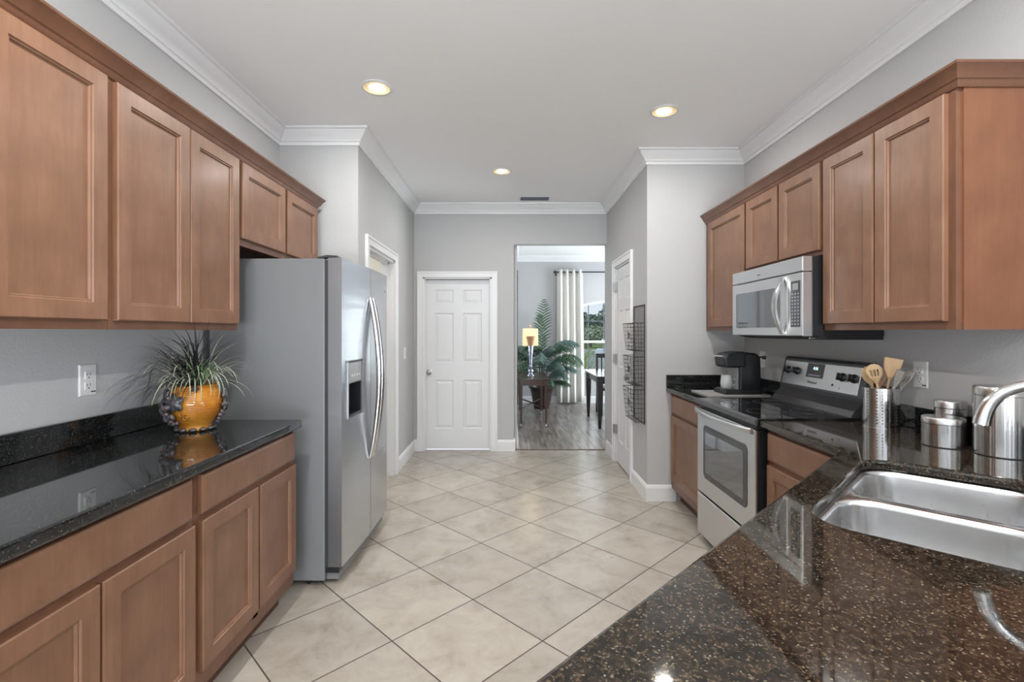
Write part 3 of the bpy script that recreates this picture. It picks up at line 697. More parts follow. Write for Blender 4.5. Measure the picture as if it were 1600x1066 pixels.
# dispenser
m = MB(); y0, y1, z0, z1 = hole; xb = -.965
m.box(-.981, xb, y0, y1, z0, z1); m.box(-.967, -.905, y0, y0+.008, z0, z1); m.box(-.967, -.905, y1-.008, y1, z0, z1); m.box(-.967, -.902, y0, y1, z0, z0+.012)
m.build('dispenser_recess', M['black'], d1)
m = MB(); m.rectloops((-.93, y0+.004, 0), (0, 1, 0), (1, 0, 0), [(0, y1-y0-.008, 1.082, z1-.003, 0), (0, y1-y0-.008, 1.082, z1-.003, .028), (.006, y1-y0-.014, 1.088, z1-.008, .032)]); m.build('dispenser_panel', M['lcd'], d1)
for k in range(4): MB().box(-.900, -.896, y0+.05+.042*k, y0+.068+.042*k, 1.12, 1.13).build('dispenser_button', M['white_plastic'], d1)
fwp = .007
m = MB()
for (a, b, c_, d_) in ((y0-fwp, y1+fwp, z1, z1+fwp), (y0-fwp, y1+fwp, z0-fwp, z0), (y0-fwp, y0, z0, z1), (y1, y1+fwp, z0, z1)):
    m.rectloops((0, 0, 0), (0, 1, 0), (1, 0, 0), [(a, b, c_, d_, -.905), (a, b, c_, d_, -.893)])
m.build('dispenser_bezel', M['fridge_edge'], d1, bevel=.002)
def fhandle(y, par):
    P = []; R_ = []
    for i in range(25):
        s_ = i/24; z = .585+(1.585-.585)*s_; P.append((xfr(y)+.005+.058*math.sin(PI*s_)**.85, y, z)); R_.append(.013+.004*math.sin(PI*s_))
    m = MB(); m.tube(P, R_, 12, up=(0, 1, 0), sq=.85); m.build('handle', M['handle_steel'], par, smooth=50)
fhandle(SPL-.031, d1); fhandle(SPL+.031, d2)
m = MB(); m.box(-.998, -.935, FY0+.03, FY1-.03, .028, .098); m.build('kick_grille', M['fridge_side'], fr)
for y in (FY0+.01, FY1-.07):
    m = MB(); m.box(-1.0, -.925, y, y+.06, .070, .100); m.build('foot_bracket', M['black'], fr, bevel=.003)
m = MB(); m.prism_y([(-1.04, 1.769), (-1.04, 1.776), (-.99, 1.786), (-.935, 1.783), (-.93, 1.774), (-.98, 1.7735)], FY0+.004, FY0+.05); m.build('hinge_cover', M['dark_gap'], fr)
m = MB(); m.prism_y([(-1.04, 1.769), (-1.04, 1.776), (-.99, 1.786), (-.935, 1.783), (-.93, 1.774), (-.98, 1.7735)], FY1-.05, FY1-.004); m.build('hinge_cover', M['dark_gap'], fr)
for y in (FY0+.03, FY1-.06):
    for x in (-1.1, -1.5): MB().cyl((x, y, .0165), (x, y+.03, .0165), .016, 12).build('roller', M['black'], fr)
text('emblem', 'Whirlpool', .022, (xfr(3.42)+.001, 3.42, 1.66), (PI/2, 0, PI/2), M['nickel'], d2)
fr.rotation_euler = (0, 0, -math.radians(1.3))

# ------------------------------------------------------------------ range
RY0, RY1 = 2.475, 3.245
rg = thing('range', 'freestanding electric range with stainless door and black glass cooktop', 'stove', (1.6, (RY0+RY1)/2, 0))
m = MB(); m.box(1.285, 1.86, RY0, RY1, .03, .90); m.build('body', M['black'], rg)
for y in (RY0+.04, RY1-.07):
    for x in (1.34, 1.80): MB().cyl((x, y, 0), (x, y, .031), .018, 10).build('foot', M['black'], rg)
def relief(y0, y1, z0, z1, x0, x1, mat, par, name, g=.004):
    m = MB(); m.rectloops((x0, y0, 0), (0, 1, 0), (-1, 0, 0), [(0, y1-y0, z0, z1, 0), (0, y1-y0, z0, z1, x0-x1-g), (g, y1-y0-g, z0+g, z1-g, x0-x1)]); return m.build(name, mat, par)
od = relief(RY0+.004, RY1-.004, .327, .868, 1.258, 1.246, M['range_steel'], rg, 'oven_door')
sdw = relief(RY0+.004, RY1-.004, .050, .314, 1.258, 1.246, M['range_steel'], rg, 'storage_drawer')
MB().box(1.2582, 1.2845, RY0+.003, RY1-.003, .328, .867).build('inner_door_edge', M['black'], od)
MB().box(1.2582, 1.2845, RY0+.003, RY1-.003, .052, .313).build('drawer_side', M['black'], sdw)
def rr_yz(y0, y1, z0, z1, r, x, n=5): return [(x, a, b) for a, b in rrect(y0, y1, z0, z1, r, n)]
m = MB(); m.loops([rr_yz(2.557, 3.137, .437, .775, .035, 1.2455), rr_yz(2.557, 3.137, .437, .775, .035, 1.2440)]); win = m.build('oven_window', M['oven_border'], od)
m = MB(); m.loops([rr_yz(2.60, 3.105, .475, .735, .012, 1.2440), rr_yz(2.60, 3.105, .475, .735, .012, 1.2432)]); m.build('window_glass', M['oven_glass'], win)
# bowed handle bar
P = []
for i in range(21):
    s_ = i/20; P.append((1.240-.052*math.sin(PI*s_)**.8-.004, RY0+.012+(RY1-RY0-.024)*s_, .862))
m = MB(); L = []
for (x, y, z) in P: L.append([(x, y, z-.016), (x-.010, y, z-.013), (x-.012, y, z+.008), (x-.006, y, z+.016), (x+.006, y, z+.016), (x+.006, y, z-.016)])
m.loops(L); m.build('door_handle', M['range_steel'], od, smooth=40)
m = MB(); m.box(1.255, 1.29, RY0+.006, RY1-.006, .872, .902); m.build('vent_strip', M['black'], rg)
# cooktop
ct = MB(); ct.prism_y([(1.250, .896), (1.246, .902), (1.246, .922), (1.254, .931), (1.78, .933), (1.78, .896)], RY0-.004, RY1+.004); ct = ct.build('cooktop', M['black_gloss'], rg)
m = MB(); m.prism_y([(1.243, .898), (1.2435, .924), (1.251, .932), (1.256, .9335), (1.256, .898)], RY0-.005, RY1+.005); m.build('cooktop_edge', M['ledge'], ct)
for (cx, cy, r) in ((1.41, 2.68, .10), (1.41, 3.05, .08), (1.63, 2.68, .08), (1.63, 3.05, .10)):
    m = MB(); m.lathe((cx, cy, .9325), [(r, 0), (r, .0009), (r-.003, .0009), (r-.003, 0)], 36, False, False); m.build('burner_ring', M['keypad'], ct, smooth=30)
# sloped ledge and backguard
m = MB(); m.prism_y([(1.735, .934), (1.755, .965), (1.800, 1.012), (1.865, 1.02), (1.865, .90), (1.78, .90)], RY0+.008, RY1-.008); m.build('splash_ledge', M['ledge'], rg, bevel=.004)
bgp = [(1.795, 1.030), (1.832, 1.200), (1.845, 1.212), (1.872, 1.212), (1.872, .97), (1.80, 1.0)]
m = MB(); m.prism_y(bgp, RY0+.002, RY1-.002); bk = m.build('backguard', M['keypad'], rg, bevel=.004)
# frame of the slanted face
sl = Vector((1.832-1.795, 0, 1.2-1.03)); Ls = sl.length; sl.normalize(); nf = Vector((-sl.z, 0, sl.x)); of = Vector((1.795, 0, 1.03))
def on_face(y, s_, d): return of+Vector((0, y, 0))+sl*s_+nf*d
def face_plate(y0, y1, s0, s1, d0, d1, mat, par, name, g=.001):
    m = MB(); m.loops([[on_face(y, s_, d0) for y, s_ in ((y0, s0), (y1, s0), (y1, s1), (y0, s1))], [on_face(y, s_, d1-g) for y, s_ in ((y0, s0), (y1, s0), (y1, s1), (y0, s1))],
                       [on_face(y, s_, d1) for y, s_ in ((y0+g, s0+g), (y1-g, s0+g), (y1-g, s1-g), (y0+g, s1-g))]]); return m.build(name, mat, par)
cp = face_plate(RY0+.045, RY1-.028, .010, Ls-.016, 0, .004, M['range_steel'], bk, 'control_panel')
dp = face_plate(2.815, 2.975, .070, .155, .004, .006, M['keypad'], cp, 'display')
Rf = Matrix((( 0, sl.x, nf.x), (-1, sl.y, nf.y), (0, sl.z, nf.z))).to_euler()
text('digits', '4:16', .026, on_face(2.892, .125, .0064), Rf, M['led'], dp)
face_plate(2.84, 2.95, .080, .088, .006, .0066, M['button'], dp, 'buttons')
text('emblem', 'Whirlpool', .022, on_face(2.905, .040, .0044), Rf, M['sticker'], cp)
for y in (3.165, 3.070, 2.652, 2.562):
    m = MB(); a = on_face(y, .098 if y > 2.9 else .095, .004)
    m.tube([a, a+nf*.006, a+nf*.010, a+nf*.024, a+nf*.026], [.024, .024, .020, .018, .015], 20)
    m.loops([[a+nf*d+sl*s_+Vector((0, q, 0)) for (q, s_) in ((-.005, -.02), (.005, -.02), (.005, .02), (-.005, .02))] for d in (.022, .033)])
    m.build('knob', M['black'], cp, smooth=40)
for yy, ss, r in ((2.72, .045, .007), (2.66, .032, .003)): MB().tube([on_face(yy, ss, .004), on_face(yy, ss, .006)], [r, r], 12).build('indicator', M['sticker'], cp)
for y in (3.165, 3.070, 2.652, 2.562):
    for k in range(5):
        a_ = math.radians(200-55*k); m = MB(); m.tube([on_face(y+.034*math.cos(a_), .097+.034*math.sin(a_), .004), on_face(y+.034*math.cos(a_), .097+.034*math.sin(a_), .0046)], [.0016, .0016], 6); m.build('dial_mark', M['keypad'], cp)

# ------------------------------------------------------------------ microwave
mw = thing('microwave', 'stainless over-the-range microwave with curved handle', 'microwave', (1.7, (RY0+RY1)/2, 1.335))
MY0, MY1 = 2.468, 3.247
m = MB(); m.box(1.530, RX-.002, MY0, MY1, 1.348, 1.757); m.build('body', M['black'], mw, bevel=.003)
m = MB(); m.prism_y([(1.52, 1.3485), (RX-.004, 1.3485), (RX-.004, 1.331), (1.60, 1.331)], MY0+.004, MY1-.004); m.build('vent_bottom', M['black'], mw)
def mrelief(y0, y1, z0, z1, xa, xb, mat, par, name, g=.004): return relief(y0, y1, z0, z1, xa, xb, mat, par, name, g)
mrelief(MY0, MY1, 1.682, 1.757, 1.529, 1.482, M['range_steel'], mw, 'top_grille')
md_ = mrelief(2.605, MY1, 1.350, 1.677, 1.529, 1.482, M['range_steel'], mw, 'door')
cpn = mrelief(MY0, 2.601, 1.350, 1.677, 1.529, 1.482, M['range_steel'], mw, 'control_side')
m = MB(); m.loops([rr_yz(2.672, 3.190, 1.397, 1.617, .012, 1.4815), rr_yz(2.672, 3.190, 1.397, 1.617, .012, 1.4800)]); m.build('window', M['oven_glass'], md_)
m = MB(); L = []
for i in range(21):
    s_ = i/20; x = 1.478-.048*math.sin(PI*s_); z = 1.360+.306*s_; y = 2.640
    L.append([(x+.008, y-.014, z), (x+.008, y+.014, z), (x-.006, y+.016, z), (x-.010, y, z), (x-.006, y-.016, z)])
m.loops(L); m.build('handle', M['handle_steel'], md_, smooth=50)
kp = mrelief(2.487, 2.570, 1.397, 1.637, 1.482, 1.4805, M['keypad'], cpn, 'keypad', .0005)
mrelief(2.505, 2.552, 1.590, 1.625, 1.4805, 1.4797, M['lcd'], kp, 'display', .0003)
m = MB()
for r_ in range(10):
    for c_ in range(3):
        m.box(1.4797, 1.4806, 2.497+.026*c_, 2.508+.026*c_, 1.408+.0175*r_, 1.416+.0175*r_)
m.build('buttons', M['button'], kp)
m = MB(); m.tube([(1.4815, 2.90, 1.712), (1.4805, 2.90, 1.712)], [.019, .019], 20, sq=.5); o = m.build('emblem', M['range_steel'], mw)
text('emblem_lettering', 'Whirlpool', .009, (1.4802, 2.90, 1.712), (PI/2, 0, -PI/2), M['sticker'], o)
m = MB(); m.tube([(1.53, MY0+.02, 1.34), (1.56, MY0+.02, 1.34)], [.006, .006], 10); m.build('latch', M['nickel'], mw)

# ------------------------------------------------------------------ coffee maker and things in the corner
bd = MB().prism(rrect(1.37, 1.82, 3.375, 3.70, .02), CT+.0005, CT+.008).build('cutting_board', M['paper'])
tag(bd, 'thin grey cutting board lying under the black coffee maker', 'cutting board')
CZ0 = CT+.0085
cm = thing('coffee_maker', 'black single-cup coffee maker on the grey cutting board', 'coffee maker', (1.64, 3.51, CZ0))
y0, y1 = 3.43, 3.60
def rp(poly, y0, y1, name, mat, par, bev=.012): m = MB(); m.prism_y(poly, y0, y1); return m.build(name, mat, par, bevel=bev, seg=3)
z = CZ0
rp([(1.615, z+.01), (1.615, z+.19), (1.61, z+.27), (1.66, z+.298), (1.74, z+.290), (1.768, z+.26), (1.775, z+.01)], y0, y1, 'water_tank', M['black'], cm, .015)
rp([(1.505, z), (1.775, z), (1.775, z+.03), (1.51, z+.03)], y0-.008, y1+.008, 'base', M['black'], cm, .008)
rp([(1.518, z+.188), (1.506, z+.255), (1.53, z+.285), (1.60, z+.300), (1.66, z+.303), (1.665, z+.188)], y0-.004, y1+.004, 'brew_head', M['black'], cm, .014)
m = MB(); m.tube([(1.50+.02*math.cos(a), 3.515+.075*math.sin(a), z+.268) for a in [PI/2+PI*i/12 for i in range(13)]], .006, 8); m.build('lid_handle', M['chrome'], cm, smooth=50)
m = MB(); m.box(1.512, 1.62, y0+.02, y1-.02, z+.03, z+.036); m.build('drip_tray', M['keypad'], cm, bevel=.002)
m = MB(); m.box(1.606, 1.6145, y0+.012, y1-.012, z+.035, z+.187); m.build('front_panel', M['lcd'], cm)
m = MB(); m.tube([(1.77, 3.45, z+.262), (1.785, 3.45, z+.262), (1.79, 3.45, z+.26), (1.808, 3.45, z+.258)], [.006, .006, .012, .013], 12); m.build('lever', M['black'], cm, smooth=50)
mg = thing('glass_mug', 'clear cut-glass mug standing under the coffee maker spout', 'mug', (1.553, 3.50, z+.037))
m = MB(); m.lathe((1.553, 3.50, z+.037), [(.030, 0), (.038, .012), (.041, .035), (.039, .06), (.034, .095), (.031, .095), (.036, .058), (.037, .035), (.032, .015), (.01, .010)], 24, f=lambda a, zz: 1+.02*math.cos(a*10)); m.build('cup', M['glassmug'], mg, smooth=30)
m = MB(); m.tube([(1.590+.026*math.sin(PI*i/10), 3.48-.012*math.sin(PI*i/10), z+.055+.055*i/10) for i in range(11)], .0045, 8); m.build('handle', M['glassmug'], mg, smooth=50)

# ------------------------------------------------------------------ utensil holder and utensils
HC = Vector((1.752, 2.30, CT+.0005)); HR_ = .072; HH = .186
uh = thing('utensil_holder', 'perforated stainless utensil holder on the counter beside the stove', 'utensil holder', HC)
m = MB(); cols, rows = 22, 11
def cp_(a, zz): return (HC.x+HR_*math.cos(a), HC.y+HR_*math.sin(a), HC.z+zz)
da = 2*PI/cols; zh = .0145; zb = .018
for i in range(cols):
    a0 = i*da
    m.loops([[cp_(a0, .002), cp_(a0+da/2, .002), cp_(a0+da, .002)], [cp_(a0, zb), cp_(a0+da/2, zb), cp_(a0+da, zb)]], False, False, False)
    for j in range(rows):
        z0 = zb+j*zh; ac = a0+da/2; zc = z0+zh/2
        outer = [cp_(a0, z0), cp_(ac, z0), cp_(a0+da, z0), cp_(a0+da, zc), cp_(a0+da, z0+zh), cp_(ac, z0+zh), cp_(a0, z0+zh), cp_(a0, zc)]
        if i % 6 in (0,): m.face([m.v(p) for p in outer]); continue
        r = .0031; inner = [cp_(ac+r*math.cos(q)/HR_, zc+r*math.sin(q)) for q in [math.radians(225+45*k) for k in range(8)]]
        vo = [m.v(p) for p in outer]; vi = [m.v(p) for p in inner]
        for k in range(8): m.face([vo[k], vo[(k+1) % 8], vi[(k+1) % 8], vi[k]])
    zt = zb+rows*zh
    m.loops([[cp_(a0, zt), cp_(a0+da/2, zt), cp_(a0+da, zt)], [cp_(a0, HH), cp_(a0+da/2, HH), cp_(a0+da, HH)]], False, False, False)
bmesh.ops.remove_doubles(m.bm, verts=m.bm.verts, dist=.00005)
so = m.build('sleeve', M['holder_steel'], uh, smooth=180)
so.data.normals_split_custom_set_from_vertices([Vector((v.co.x, v.co.y, 0)).normalized() for v in so.data.vertices])
m = MB(); m.tube([(HC.x+HR_*math.cos(2*PI*i/48), HC.y+HR_*math.sin(2*PI*i/48), HC.z+HH) for i in range(48)], .0012, 8, closed=True); m.build('rolled_rim', M['holder_steel'], uh, smooth=60)
m = MB(); m.lathe(HC, [(HR_+.003, 0), (HR_+.003, .003), (HR_-.002, .004), (.01, .004)], 32); m.build('base', M['chrome'], uh, smooth=40)
def utensil(kind, foot, top, head, lw, mat, label, tw=0, slots=0):
    """foot/top in world, head length and width, flat blade facing the camera"""
    foot, top = Vector(foot), Vector(top); ax = (top-foot).normalized(); 
    view = Vector((top.x, top.y, 0)).normalized(); side = ax.cross(view).normalized(); side = (Matrix.Rotation(tw, 3, ax) @ side); nrm = side.cross(ax).normalized()
    t = thing(kind, label, 'utensil', foot, 'wooden cooking utensils in the perforated holder')
    L_ = (top-foot).length; hl, hw = head
    m = MB(); m.tube([foot, foot+ax*(L_-hl*.9)], [.005, .0055], 10); m.build('handle', mat, t, smooth=50)
    prof = {'spoon': [(0, .2), (.12, .32), (.3, .7), (.5, .96), (.68, 1), (.85, .82), (.95, .5), (1, .15)], 'spatula': [(0, .18), (.15, .35), (.4, .72), (.62, .92), (.8, .95), (.99, 1.0), (1, .97)]}['spoon' if 'spoon' in kind else 'spatula']
    b0 = foot+ax*(L_-hl); m = MB(); Ls = []
    ky = [-1, -.75, -.5, -.3, -.12, .12, .3, .5, .75, 1]
    rows_ = []
    nP = 18
    def wid(q):
        for (a, wa), (b, wb) in zip(prof, prof[1:]):
            if a <= q <= b: return wa+(wb-wa)*(q-a)/(b-a)
        return prof[-1][1]
    for i in range(nP+1):
        q = i/nP; ww = wid(q)*hw/2; rows_.append([m.v(b0+ax*(hl*q)+side*(k*ww)+nrm*(-.008*(1-k*k)*math.sin(PI*q) if 'spoon' in kind else 0)) for k in ky])
    for i in range(nP):
        for k in range(9):
            if slots and k in (2, 4, 6) and 7 <= i <= 12: continue
            m.face([rows_[i][k], rows_[i][k+1], rows_[i+1][k+1], rows_[i+1][k]])
    m.build('head', mat, t, smooth=50, solid=.0045)
b = CT+.012
def wp(px, py, Y): return ((px-797.5)*Y/760, Y, H-(py-519)*Y/760)
utensil('wooden_spoon', (1.765, 2.28, b), wp(1363, 569, 2.25), (.095, .066), .01, M['bamboo'], 'pale slotted wooden spoon standing leftmost at the front of the utensil holder', .15, 1)
utensil('wooden_spoon', (1.775, 2.315, b), wp(1353, 573, 2.33), (.095, .062), .01, M['bamboo'], 'tan wooden spoon tucked behind the slotted spoon', .5)
utensil('wooden_spoon', (1.735, 2.32, b), wp(1378, 578, 2.34), (.09, .055), .01, M['bamboo_dark'], 'brown slotted wooden spoon low in the middle of the utensil holder', -.3, 1)
utensil('wooden_spatula', (1.745, 2.30, b), wp(1397, 560, 2.29), (.10, .074), .01, M['bamboo'], 'wide pale wooden spatula, tallest in the utensil holder', -.15)
utensil('wooden_spatula', (1.73, 2.285, b), wp(1408, 579, 2.23), (.09, .045), .01, M['bamboo_grey'], 'greyish wooden turner leaning right beside the tall spatula', -.9)
utensil('wooden_spatula', (1.725, 2.27, b), wp(1423, 580, 2.27), (.095, .048), .01, M['bamboo_grey'], 'grey-toned slotted turner leaning furthest right in the holder', -.7, 1)

# ------------------------------------------------------------------ canisters
def canister(cx, cy, r, h_, lid, label):
    t = thing('canister', label, 'canister', (cx, cy, CT+.0005), 'brushed steel canisters beside the sink')
    m = MB(); m.lathe((cx, cy, CT+.0005), [(r-.002, 0), (r-.002, .003), (r, .003), (r, h_-lid-.0015), (r-.003, h_-lid-.0015), (r-.003, h_-lid)], 48); m.build('body', M['can_steel'], t, smooth=35)
    m = MB(); m.lathe((cx, cy, CT+.0005), [(r-.0015, h_-lid-.0020), (r-.0008, h_-lid-.0020), (r-.0008, h_-lid+.0005), (r-.0015, h_-lid+.0005)], 48, False, False); m.build('seal', M['black'], t, smooth=35)
    m = MB(); m.lathe((cx, cy, CT+.0002), [(r-.001, 0), (r+.0008, 0), (r+.0008, .0032), (r-.001, .0032)], 48, False, False); m.build('foot_ring', M['black'], t, smooth=35)
    m = MB(); m.lathe((cx, cy, CT+.0005), [(r+.0008, h_-lid+.0006), (r+.0008, h_-.004), (r-.002, h_), (r*.5, h_+.0005), (r*.1, h_+.0005)], 48); m.build('lid', M['lid_steel'], t, smooth=35)
canister(1.713, 1.925, .067, .113, .024, 'low wide steel canister at the front left of the three')
canister(1.820, 2.012, .052, .166, .030, 'middle-height steel canister standing behind the low one')
canister(1.796, 1.780, .077, .250, .032, 'tallest steel canister behind the arching faucet')

# ------------------------------------------------------------------ outlets and switch
def outlet(wallx, s, y, z, label, sticker=True):
    t = thing('outlet', label, 'outlet', (wallx, y, z-.06), None)
    m = MB(); m.rectloops((wallx, y-.039, z-.062), (0, 1, 0), (s, 0, 0), [(0, .078, 0, .124, 0), (0, .078, 0, .124, .003), (.003, .075, .003, .121, .006)]); m.build('cover_plate', M['white_plastic'], t)
    for dz in (-.022, .020):
        m = MB(); m.rectloops((wallx, y-.017, z+dz-.016), (0, 1, 0), (s, 0, 0), [(0, .034, 0, .032, .006), (.001, .033, .001, .031, .0085)]); so = m.build('socket', M['white_plastic'], t)
        m = MB()
        for dy, hz in ((-.007, .010), (.006, .012)): m.box(min(wallx+s*.0083, wallx+s*.0089), max(wallx+s*.0083, wallx+s*.0089), y+dy-.0012, y+dy+.0012, z+dz-.002, z+dz-.002+hz)
        m.box(min(wallx+s*.0083, wallx+s*.0089), max(wallx+s*.0083, wallx+s*.0089), y-.003, y+.003, z+dz-.012, z+dz-.007); m.build('slots', M['sticker'], so)
    if sticker: m = MB(); m.box(min(wallx+s*.0058, wallx+s*.0064), max(wallx+s*.0058, wallx+s*.0064), y+(.012 if s > 0 else -.034), y+(.034 if s > 0 else -.012), z-.050, z-.045); m.build('sticker', M['sticker'], t)
outlet(LX, 1, 1.935, 1.180, 'white wall outlet on the left wall above the black backsplash')
outlet(RX, -1, 2.25, 1.174, 'white wall outlet on the right wall beside the utensil holder')
outlet(RX, -1, 3.66, 1.165, 'white wall outlet partly hidden behind the coffee maker', False)
t = thing('light_switch', 'white light switch on the left hall wall beside the door casing', 'light switch', (HL, 5.10, 1.09))
m = MB(); m.rectloops((HL, 5.062, 1.09), (0, 1, 0), (1, 0, 0), [(0, .075, 0, .118, 0), (0, .075, 0, .118, .003), (.003, .072, .003, .115, .006)]); m.build('cover_plate', M['white_plastic'], t)
m = MB(); m.box(HL+.006, HL+.010, 5.085, 5.115, 1.118, 1.178); m.build('rocker', M['white_plastic'], t, bevel=.001)
# door chime / thermostat style boxes are not visible; ceiling vent
t = thing('ceiling_vent', 'small dark slatted air vent in the ceiling near the back wall', 'vent', (.265, 5.33, CZ-.012))
m = MB(); m.box(.085, .445, 5.25, 5.42, CZ-.006, CZ-.0005); m.build('frame', M['trim'], t, bevel=.002)
m = MB(); m.box(.110, .420, 5.275, 5.395, CZ-.0075, CZ-.006); m.build('backing', M['vent'], t)
for k in range(5): m = MB(); m.box(.110, .420, 5.281+.023*k, 5.297+.023*k, CZ-.012, CZ-.0078); m.build('slat', M['vent'], t)

# ------------------------------------------------------------------ recessed ceiling lights
def can(x, y, label, power=None, vis=True):
    t = thing('recessed_light', label, 'ceiling light', (x, y, CZ-.012), 'round recessed ceiling lights')
    m = MB(); m.lathe((x, y, CZ), [(.088, -.0005), (.093, -.006), (.090, -.010), (.078, -.011), (.074, -.0005)], 40, False, False); m.build('trim_ring', M['trim'], t, smooth=40)
    m = MB(); m.lathe((x, y, CZ), [(.0775, -.0105), (.070, -.004), (.052, -.0022), (.050, -.002)], 40, False, True); m.build('baffle', M['baffle'], t, smooth=60)
    m = MB(); m.lathe((x, y+.012, CZ), [(.046, -.0025), (.046, -.007), (.030, -.010), (.01, -.011)], 32); m.build('bulb', M['bulb'], t, smooth=60)
    area('bulb_light', (x, y, CZ-.02), (0, 0, 0), .09, .09, power or CAN_POWER, (1, .975, .93), 'DISK', parent=t)
can(-.80, 2.91, 'lit round recessed ceiling light nearest on the left side')
can(1.02, 3.22, 'lit round recessed ceiling light on the right side near the right wall')
can(-.078, 4.42, 'lit round recessed ceiling light farthest away, in front of the ceiling vent', 12)
for (x, y) in ((-.80, 1.0), (1.02, 1.15), (-.80, -1.2), (1.02, -1.2)):
    can(x, y, 'lit round recessed ceiling light above or behind the camera', 25)

# ------------------------------------------------------------------ wire rack
wr = thing('wire_wall_rack', 'black wire wall rack with three hanging baskets beside the pantry door', 'rack', (HR, 4.17, .60))
Y0, Y1, Z0, Z1 = 4.004, 4.344, .612, 1.596
def wires(segs, r, name, par, n=4):
    m = MB()
    for a, b in segs: m.tube([a, b], r, n)
    return m.build(name, M['wire'], par)
xk = HR-.006
sg = []
k = 0; y = Y0
while y < Y1+.001: sg.append(((xk, y, Z0), (xk, y, Z1))); y += .34/16
z = Z0
while z < Z1+.001: sg.append(((xk, Y0, z), (xk, Y1, z))); z += .0212
wires(sg, .0008, 'mesh_panel', wr)
wires([((xk, Y0, Z0), (xk, Y0, Z1)), ((xk, Y1, Z0), (xk, Y1, Z1)), ((xk, Y0, Z1), (xk, Y1, Z1)), ((xk, Y0, Z0), (xk, Y1, Z0))], .004, 'panel_frame', wr, 6)
for (zb_, zt_) in ((1.215, 1.445), (.925, 1.165), (.625, .895)):
    xt, xb_ = HR-.105, HR-.078; sg = []
    for i in range(9):
        y = Y0+(Y1-Y0)*i/8; sg += [((xt, y, zt_), (xb_, y, zb_)), ((xb_, y, zb_), (xk-.004, y, zb_))]
    for i in range(8):
        q = i/7; x = xb_+(xt-xb_)*q; z = zb_+(zt_-zb_)*q
        sg += [((x, Y0, z), (x, Y1, z)), ((x, Y0, z), (xk-.004, Y0, z)), ((x, Y1, z), (xk-.004, Y1, z))]
    for i in (1, 2):
        x = xk-(xk-xb_)*i/3; sg += [((x, Y0, zb_), (x, Y1, zb_)), ((x, Y0, zb_), (x-.006, Y0, zt_)), ((x, Y1, zb_), (x-.006, Y1, zt_))]
    bk_ = wires(sg, .0016, 'basket', wr)
    wires([((xt, Y0, zt_), (xt, Y1, zt_)), ((xt, Y0, zt_), (xk, Y0, zt_)), ((xt, Y1, zt_), (xk, Y1, zt_)), ((xb_, Y0, zb_), (xb_, Y1, zb_))], .003, 'rim', bk_, 6)
    zc = (zb_+zt_)/2+.01; m = MB(); m.box(HR-.097, HR-.094, 4.145, 4.205, zc-.025, zc+.025); m.build('label_plate', M['wire'], bk_)

# ------------------------------------------------------------------ planter with grasses
PC = Vector((-1.425, 2.20, CTL+.0005))
pl = thing('planter', 'glazed amber planter with grapes and ornamental grass on the left counter', 'planter', PC)
def frill(a, z): return 1+.03*math.cos(a*9)*max(0, 1-abs(z-.0)/.03)+.035*math.cos(a*7)*max(0, 1-abs(z-.2)/.02)
prof = [(.060, .0), (.068, .006), (.064, .018), (.068, .03), (.088, .055), (.105, .085), (.113, .115), (.111, .145), (.100, .172), (.090, .186), (.090, .196), (.098, .206), (.094, .206), (.084, .196), (.082, .18), (.02, .17)]
m = MB(); m.lathe(PC, prof, 48, f=frill); m.build('pot', M['glaze'], pl, smooth=60)
m = MB()
for k in range(11):
    a = 2*PI*k/11; m.ball((PC.x+.068*math.cos(a), PC.y+.068*math.sin(a), PC.z+.009), .017, 10, 6, (1, 1, .55))
m.build('scalloped_foot', M['leaf_dark'], pl, smooth=60)
def leaf(m, c, nrm, r, rot=0):
    c, nrm = Vector(c), Vector(nrm).normalized(); a = nrm.cross(Vector((0, 0, 1))).normalized(); b = nrm.cross(a); cen = m.v(c+nrm*.008); vs = []
    for i in range(30):
        t_ = 2*PI*i/30; rr = r*(.48+.52*abs(math.cos(2.5*t_+rot))**.8); vs.append(m.v(c+(a*math.cos(t_)+b*math.sin(t_))*rr-nrm*.004*(rr/r)))
    for i in range(30): m.face([cen, vs[i], vs[(i+1) % 30]])
def surf(a, z, off=0):
    for (r0, z0), (r1, z1) in zip(prof, prof[1:12]):
        if z0 <= z <= z1: r = r0+(r1-r0)*(z-z0)/(z1-z0); break
    else: r = .1
    return (PC.x+(r+off)*math.cos(a), PC.y+(r+off)*math.sin(a), PC.z+z), (math.cos(a), math.sin(a), .1)
m = MB()
for a, z, r in ((-94, .135, .044), (-126, .165, .036), (-140, .12, .032), (16, .15, .038), (10, .11, .03), (26, .17, .03), (-58, .193, .016)):
    c, n_ = surf(math.radians(a), z, .014); leaf(m, c, n_, r, a)
m.build('glazed_leaves', M['leaf_dark'], pl, smooth=60, solid=.004)
rnd = random.Random(3)
for (a0, z0, cnt) in ((-122, .080, 30), (12, .075, 10)):
    m = MB()
    for k in range(cnt):
        a = math.radians(a0+rnd.uniform(-20, 20)); z = z0+rnd.uniform(-.045, .04); c, n_ = surf(a, max(.03, z), .008+rnd.uniform(0, .014)); m.ball(c, .0095+rnd.uniform(0, .002), 10, 7)
    m.build('grape_cluster', M['grape'], pl, smooth=60)
m = MB()
for a0, z0 in ((-84, .085), (-78, .068)):
    c, n_ = surf(math.radians(a0), z0, .004); c = Vector(c); tt = Vector((-math.sin(math.radians(a0)), math.cos(math.radians(a0)), 0))
    m.tube([c+tt*.013*math.cos(q)*(1-q/14)+Vector((0, 0, .013*math.sin(q)*(1-q/14))) for q in [i*.5 for i in range(20)]], .0028, 6)
m.build('vine_tendril', M['glaze'], pl, smooth=60)
